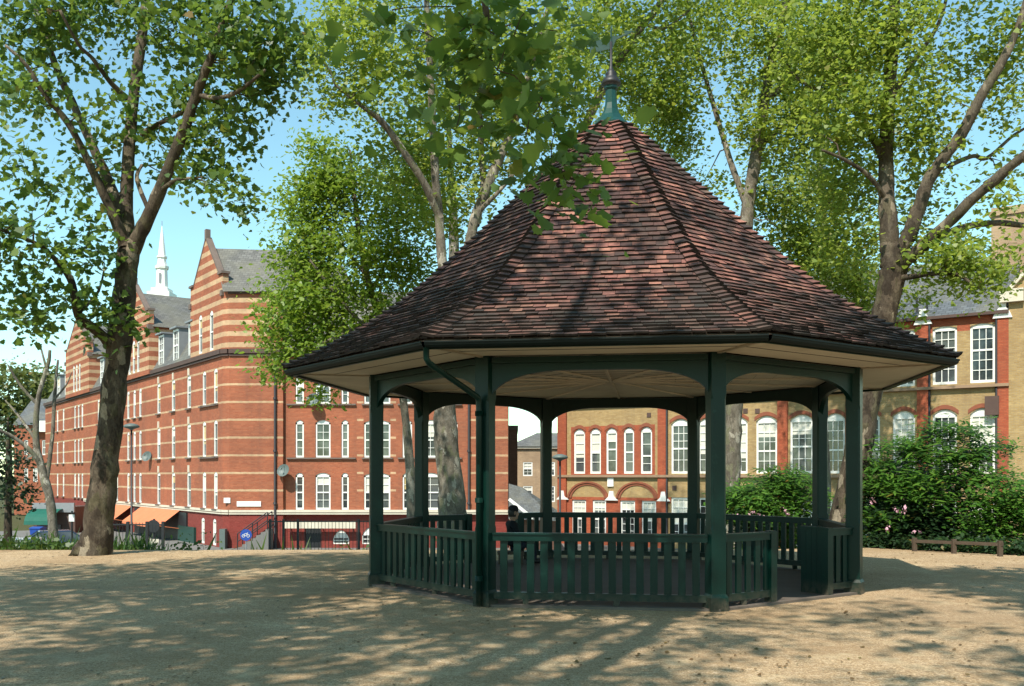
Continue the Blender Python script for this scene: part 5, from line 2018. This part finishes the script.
DR = 27.0
ir = thing('iron_railing', 'black iron railings on the slope in front of the tenement basement', 'railing', (*P(320, 550, DR)[:2], gz(*P(320, 550, DR)[:2])))
zt = z2(521, DR)
zb = gz(P(320, 550, DR)[0], DR)
m = MB()
m.bx(f2(268, DR), f2(372, DR), DR - .02, DR + .02, zt - .03, zt)
m.bx(f2(268, DR), f2(372, DR), DR - .02, DR + .02, zb + .15, zb + .19)
n = 30
for i in range(n):
    x = f2(268 + 104 * (i + .5) / n, DR)
    m.tube([(x, DR, zb), (x, DR, zt + .04)], [.009, .007], 5)
part('pickets', m, M['iron'], ir)
for px in (270, 283.5, 298, 358.5, 371):
    m = MB()
    x = f2(px, DR)
    m.bx(x - .03, x + .03, DR - .03, DR + .03, zb - .1, zt + .05)
    part('post', m, M['iron'], ir)


DR2 = 31.0
ir2 = thing('iron_railing', 'short black iron railing beside the big left trunk in front of the orange awnings', 'railing', (f2(140, DR2), DR2, gz(f2(140, DR2), DR2)))
zt2, zb2 = z2(524, DR2), gz(f2(140, DR2), DR2)
m = MB()
m.bx(f2(108, DR2), f2(164, DR2), DR2 - .02, DR2 + .02, zt2 - .04, zt2)
m.bx(f2(108, DR2), f2(164, DR2), DR2 - .02, DR2 + .02, zb2 + .15, zb2 + .2)
for i in range(17):
    x = f2(108 + 56 * (i + .5) / 17, DR2)
    m.tube([(x, DR2, zb2), (x, DR2, zt2 + .05)], [.011, .008], 5)
part('pickets', m, M['iron'], ir2)
for px in (109, 128, 147, 163):
    m = MB()
    x = f2(px, DR2)
    m.bx(x - .04, x + .04, DR2 - .04, DR2 + .04, zb2 - .1, zt2 + .08)
    part('post', m, M['iron'], ir2)


def lamp(px, ytop, D, label):
    x = f2(px, D)
    t = thing('street_lamp', label, 'street lamp', (x, D, STREET), 'street lamps')
    m = MB()
    zt_ = z2(ytop, D)
    m.tube([(x, D, STREET), (x, D, STREET + 1.0), (x, D, STREET + 1.05), (x, D, zt_)], [.1, .1, .055, .045], 8)
    part('column', m, M['iron'], t, True)
    m = MB()
    m.lathe((x, D, zt_), [(.05, -.1), (.12, -.05), (.34, .02), (.38, .08), (.3, .16), (.1, .22)], 10)
    part('lantern', m, M['tank'], t, True)


lamp(560, 459, 44, 'slim street lamp with flat lantern in front of the left end of the school')
lamp(131.5, 428, 47, 'slim street lamp standing in front of the left wing of the tenement')

x, D = f2(246, 50), 50
cs = thing('cycle_sign', 'round blue cycle route sign on a post before the painted basement', 'sign', (x, D, STREET))
m = MB()
m.tube([(x, D + .03, STREET), (x, D + .03, z2(531, D))], .035, 8)
part('post', m, M['lead'], cs)
m = MB()
zc = z2(535, D)
m.tube([(x, D, zc), (x, D - .02, zc)], .30, 24)
part('disc', m, M['blue'], cs)
m = MB()
for e in (-1, 1):
    for k in range(12):
        a0, a1 = 2 * PI * k / 12, 2 * PI * (k + 1) / 12
        c = (x + e * .12, zc - .04)
        m.bar((c[0] + .075 * math.cos(a0), D - .03, c[1] + .075 * math.sin(a0)), (c[0] + .075 * math.cos(a1), D - .03, c[1] + .075 * math.sin(a1)), .01, .018)
fr = [(-.12, -.04), (-.05, .08), (.07, .08), (.0, -.04), (-.12, -.04)]
for (x0, z0), (x1, z1) in zip(fr, fr[1:]):
    m.bar((x + x0, D - .03, zc + z0), (x + x1, D - .03, zc + z1), .01, .018)
m.bar((x + .12, D - .03, zc - .04), (x + .06, D - .03, zc + .11), .01, .018)
m.bar((x + .06, D - .03, zc + .11), (x + .11, D - .03, zc + .12), .01, .018)
part('bicycle_symbol', m, M['white'], cs)

x, D = f2(154, 40), 40
ns = thing('notice_post', 'dark post with a round plate and papers beside the orange awning', 'sign', (x, D, STREET))
m = MB()
m.tube([(x, D, STREET), (x, D, z2(519, D))], .05, 8)
part('post', m, M['iron'], ns)
m = MB()
m.tube([(x, D - .06, z2(526, D)), (x, D - .08, z2(526, D))], .26, 20)
part('plate', m, M['iron'], ns)
m = MB()
m.bx(x - .25, x + .25, D - .1, D - .06, z2(543, D), z2(539, D))
part('notice', m, M['stone'], ns)

x, D = f2(72, 40), 40
wn_ = thing('notice_board', 'small white notice on a thin post left of the big trunk', 'sign', (x, D, STREET))
m = MB()
m.tube([(x, D, STREET), (x, D, z2(511, D))], .04, 8)
part('post', m, M['iron'], wn_)
m = MB()
m.bx(x - .1, x + .12, D - .07, D - .045, z2(521.5, D), z2(514.5, D))
part('board', m, M['white'], wn_)

x, D = f2(38, 58), 58
bn = thing('wheelie_bin', 'blue wheelie bin outside the shop with the green awning', 'bin', (x, D, STREET + .13))
m = MB()
z0 = STREET + .13
b0 = [(x - .24, D - .3, z0 + .05), (x + .24, D - .3, z0 + .05), (x + .24, D + .25, z0 + .05), (x - .24, D + .25, z0 + .05)]
b1 = [(x - .31, D - .4, z0 + 1.0), (x + .31, D - .4, z0 + 1.0), (x + .31, D + .36, z0 + 1.0), (x - .31, D + .36, z0 + 1.0)]
m.add(b0 + b1, [(0, 1, 2, 3), (4, 5, 6, 7), (0, 1, 5, 4), (1, 2, 6, 5), (2, 3, 7, 6), (3, 0, 4, 7)])
part('body', m, M['blue'], bn)
m = MB()
m.prism([(x - .33, D - .43, z0 + 1.0), (x - .33, D + .4, z0 + 1.0), (x - .33, D + .4, z0 + 1.06), (x - .33, D, z0 + 1.12), (x - .33, D - .43, z0 + 1.05)], (.66, 0, 0))
part('lid', m, M['blue'], bn)
for e in (-1, 1):
    m = MB()
    m.tube([(x + e * .27, D + .3, z0 + .1), (x + e * .33, D + .3, z0 + .1)], .1, 12)
    part('wheel', m, M['tyre'], bn)


# ------------------------------------------------------------------ parked cars at the far left
def car(px, D, paint, label, rz):
    x = f2(px, D)
    root = thing('parked_car', label, 'car', (x, D, STREET + .006), 'parked cars in the street')
    root.rotation_euler = (0, 0, rz)
    secs = [(-2.05, .35, .62, .70), (-1.95, .28, .80, .80), (-1.2, .22, .92, .85), (-.4, .2, .94, .86), (.6, .2, .93, .86), (1.5, .22, .93, .85), (1.95, .28, .86, .8), (2.08, .38, .7, .7)]
    m = MB()
    rows_ = []
    for X, lo, hi, hw in secs:
        rows_.append([(X, -hw * .9, lo), (X, -hw, lo + .18), (X, -hw, hi - .12), (X, -hw * .88, hi), (X, hw * .88, hi), (X, hw, hi - .12), (X, hw, lo + .18), (X, hw * .9, lo)])
    n = 8
    m.add([q for r_ in rows_ for q in r_], [(i * n + j, i * n + (j + 1) % n, (i + 1) * n + (j + 1) % n, (i + 1) * n + j) for i in range(len(rows_) - 1) for j in range(n)] + [tuple(range(n)), tuple(range((len(rows_) - 1) * n, len(rows_) * n))])
    # roof panel
    m.add([(-.45, -.58, 1.40), (1.1, -.58, 1.42), (1.1, .58, 1.42), (-.45, .58, 1.40), (-.4, -.52, 1.46), (1.0, -.52, 1.47), (1.0, .52, 1.47), (-.4, .52, 1.46)], [(4, 5, 6, 7), (0, 1, 5, 4), (1, 2, 6, 5), (2, 3, 7, 6), (3, 0, 4, 7)])
    for y0, y1 in ((-.74, -.58), (.74, .58)):
        for X0, X1 in ((-1.15, -.45), (.3, .32), (1.8, 1.1)):
            m.bar((X0, y0, .92), (X1, y1, 1.42), .05, .06)
    link('body', m.mesh('body', paint, smooth=False), root)
    m = MB()
    lo = [(-1.13, -.73, .92), (1.77, -.73, .92), (1.77, .73, .92), (-1.13, .73, .92)]
    hi = [(-.45, -.57, 1.405), (1.08, -.57, 1.415), (1.08, .57, 1.415), (-.45, .57, 1.405)]
    m.add(lo + hi, [(0, 1, 5, 4), (1, 2, 6, 5), (2, 3, 7, 6), (3, 0, 4, 7)])
    link('windows', m.mesh('windows', M['glass']), root)
    for X in (-1.3, 1.32):
        for Y in (-.78, .78):
            m = MB()
            m.tube([(X, Y - .1, .31), (X, Y + .1, .31)], .31, 18)
            wh = link('wheel', m.mesh('wheel', M['tyre']), root)
            m = MB()
            s = 1 if Y > 0 else -1
            m.tube([(X, Y + s * .09, .31), (X, Y + s * .112, .31)], .19, 14)
            link('rim', m.mesh('rim', M['chrome']), wh)
    for Y in (-.58, .58):
        m = MB()
        m.box((-2.0, Y, .66), (.06, 0, 0), (0, .17, 0), (0, 0, .07))
        link('headlight', m.mesh('headlight', M['lampglass']), root)
    return root


car(14, 44, M['silver'], 'silver hatchback parked at the left edge behind the grass', rad(20))
car(48, 50, M['navy'], 'dark blue car parked behind the silver hatchback', rad(28))


# ------------------------------------------------------------------ person sitting at the far opening of the bandstand
def skin_body(name, verts, edges, mat, parent, rootv=0, sub=2):
    me = bpy.data.meshes.new(name)
    me.from_pydata([v[:3] for v in verts], edges, [])
    me.materials.append(mat)
    o = link(name, me, parent)
    mod = o.modifiers.new('Skin', 'SKIN')
    mod.use_smooth_shade = True
    sv = me.skin_vertices[0].data if me.skin_vertices else None
    if sv:
        for i, v in enumerate(verts):
            r = v[3] if isinstance(v[3], tuple) else (v[3], v[3])
            sv[i].radius = r
            sv[i].use_root = (i == rootv)
    s = o.modifiers.new('Subsurf', 'SUBSURF')
    s.levels = s.render_levels = sub
    return o


# a plain low wooden step the person sits on
PX, PY = -.02, 17.35
stp = MB()
stp.bx(PX - .24, PX + .24, PY - .17, PY + .17, .20, .245)
for e in (-1, 1):
    stp.bx(PX + e * .2 - .02, PX + e * .2 + .02, PY - .15, PY + .15, .03, .20)
single('wooden_stool', stp, M['wood'], (PX, PY, .03), 'low wooden stool under the person sitting in the bandstand', 'stool')
per = thing('person', 'person in black coat and dark cap sitting inside the bandstand', 'person', (PX, PY, .03))
per.rotation_euler = (0, 0, rad(-70))
per.scale = (.9, .9, .93)
S = .215
vb = [(0, 0, S + .10, (.15, .12)), (0, .02, S + .28, (.14, .11)), (0, .03, S + .46, (.16, .115)), (0, .01, S + .56, (.12, .09)), (0, .02, S + .62, (.055, .055)), (0, .04, S + .68, (.06, .065)),
      (.17, .01, S + .53, .065), (.23, .10, S + .30, .05), (.16, .30, S + .20, .04), (.11, .37, S + .19, .035),
      (-.17, .01, S + .53, .065), (-.23, .10, S + .30, .05), (-.16, .30, S + .20, .04), (-.11, .37, S + .19, .035)]
eb = [(0, 1), (1, 2), (2, 3), (3, 4), (4, 5), (3, 6), (6, 7), (7, 8), (8, 9), (3, 10), (10, 11), (11, 12), (12, 13)]
skin_body('coat', vb[:4] + vb[6:9] + vb[10:13], [(0, 1), (1, 2), (2, 3), (3, 4), (4, 5), (5, 6), (3, 7), (7, 8), (8, 9)], M['black'], per)
vl = [(0, 0, S + .08, .13), (.10, .10, S + .09, .095), (.13, .40, S + .22, .07), (.13, .46, .12, .05), (.13, .45, .06, .045), (-.10, .10, S + .09, .095), (-.13, .40, S + .22, .07), (-.13, .46, .12, .05), (-.13, .45, .06, .045)]
skin_body('trousers', vl, [(0, 1), (1, 2), (2, 3), (3, 4), (0, 5), (5, 6), (6, 7), (7, 8)], M['jeans'], per)
for e in (-1, 1):
    m = MB()
    m.tube([(e * .13, .39, .04), (e * .13, .44, .05), (e * .13, .56, .035), (e * .13, .64, .03)], [.035, .048, .042, .025], 10)
    link('shoe', m.mesh('shoe', M['shoe'], smooth=True), per)
    # hand: palm, four fingers and a thumb resting on the knee
    hv = [(e * .16, .30, S + .21, .028), (e * .13, .355, S + .235, .032), (e * .12, .40, S + .25, .034)]
    he = [(0, 1), (1, 2)]
    for i in range(4):
        b0_ = len(hv)
        fx_ = e * (.12 + (i - 1.5) * .02)
        ln = (.065, .078, .072, .058)[i]
        hv += [(fx_, .42, S + .25, .010), (fx_, .42 + ln * .6, S + .245, .009), (fx_, .42 + ln, S + .225, .008)]
        he += [(2, b0_), (b0_, b0_ + 1), (b0_ + 1, b0_ + 2)]
    b0_ = len(hv)
    hv += [(e * .085, .375, S + .24, .011), (e * .07, .41, S + .232, .009)]
    he += [(1, b0_), (b0_, b0_ + 1)]
    skin_body('hand', hv, he, M['skin'], per, 1, 1)
# head with nose, ears, eyes; cap with a peak
m = MB()
hp = [(.03, -.13), (.062, -.115), (.075, -.07), (.082, -.02), (.086, .03), (.082, .07), (.062, .105), (.03, .122)]
hc = (0, .055, S + .755)
n = 16
rows_ = []
for r_, z in hp:
    ringp = []
    for k in range(n):
        a = 2 * PI * k / n
        yy = math.sin(a) * r_ * 1.2
        if math.sin(a) > .95 and -.05 < z < .0:
            yy += .022        # nose
        if math.sin(a) > .6 and .0 < z < .04:
            yy -= .012        # eye line
        if math.sin(a) > .9 and z < -.1:
            yy += .012        # chin
        xx = math.cos(a) * r_ + (.016 * (1 if math.cos(a) > 0 else -1) if abs(math.cos(a)) > .95 and -.06 < z < .04 else 0)
        ringp.append((hc[0] + xx, hc[1] + yy, hc[2] + z))
    rows_.append(ringp)
m.add([q for r_ in rows_ for q in r_], [(i * n + k, i * n + (k + 1) % n, (i + 1) * n + (k + 1) % n, (i + 1) * n + k) for i in range(len(rows_) - 1) for k in range(n)] + [tuple(range(n)), tuple(range((len(rows_) - 1) * n, len(rows_) * n))])
m.tube([(0, .03, S + .58), (0, .045, S + .68)], [.055, .05], 10)
link('head', m.mesh('head', M['skin'], smooth=True), per)
m = MB()
m.lathe((0, .05, S + .755), [(.098, .025), (.104, .06), (.10, .10), (.075, .135), (.03, .15)], 16)
m.add([(-.075, .13, S + .785), (.075, .13, S + .785), (.06, .215, S + .768), (0, .235, S + .765), (-.06, .215, S + .768)], [(0, 1, 2, 3, 4)])
hm = MB()
hv_ = []
for z, r_ in ((-.075, .078), (-.03, .092), (.03, .097), (.07, .09)):
    for k in range(13):
        a = PI * (.93 + 1.14 * k / 12)
        hv_.append((hc[0] + math.cos(a) * r_, hc[1] + math.sin(a) * r_ * 1.2, hc[2] + z))
hm.add(hv_, [(i * 13 + k, i * 13 + k + 1, (i + 1) * 13 + k + 1, (i + 1) * 13 + k) for i in range(3) for k in range(12)])
link('hair', hm.mesh('hair', M['shoe'], smooth=True), per)
link('cap', m.mesh('cap', M['black'], smooth=True), per)
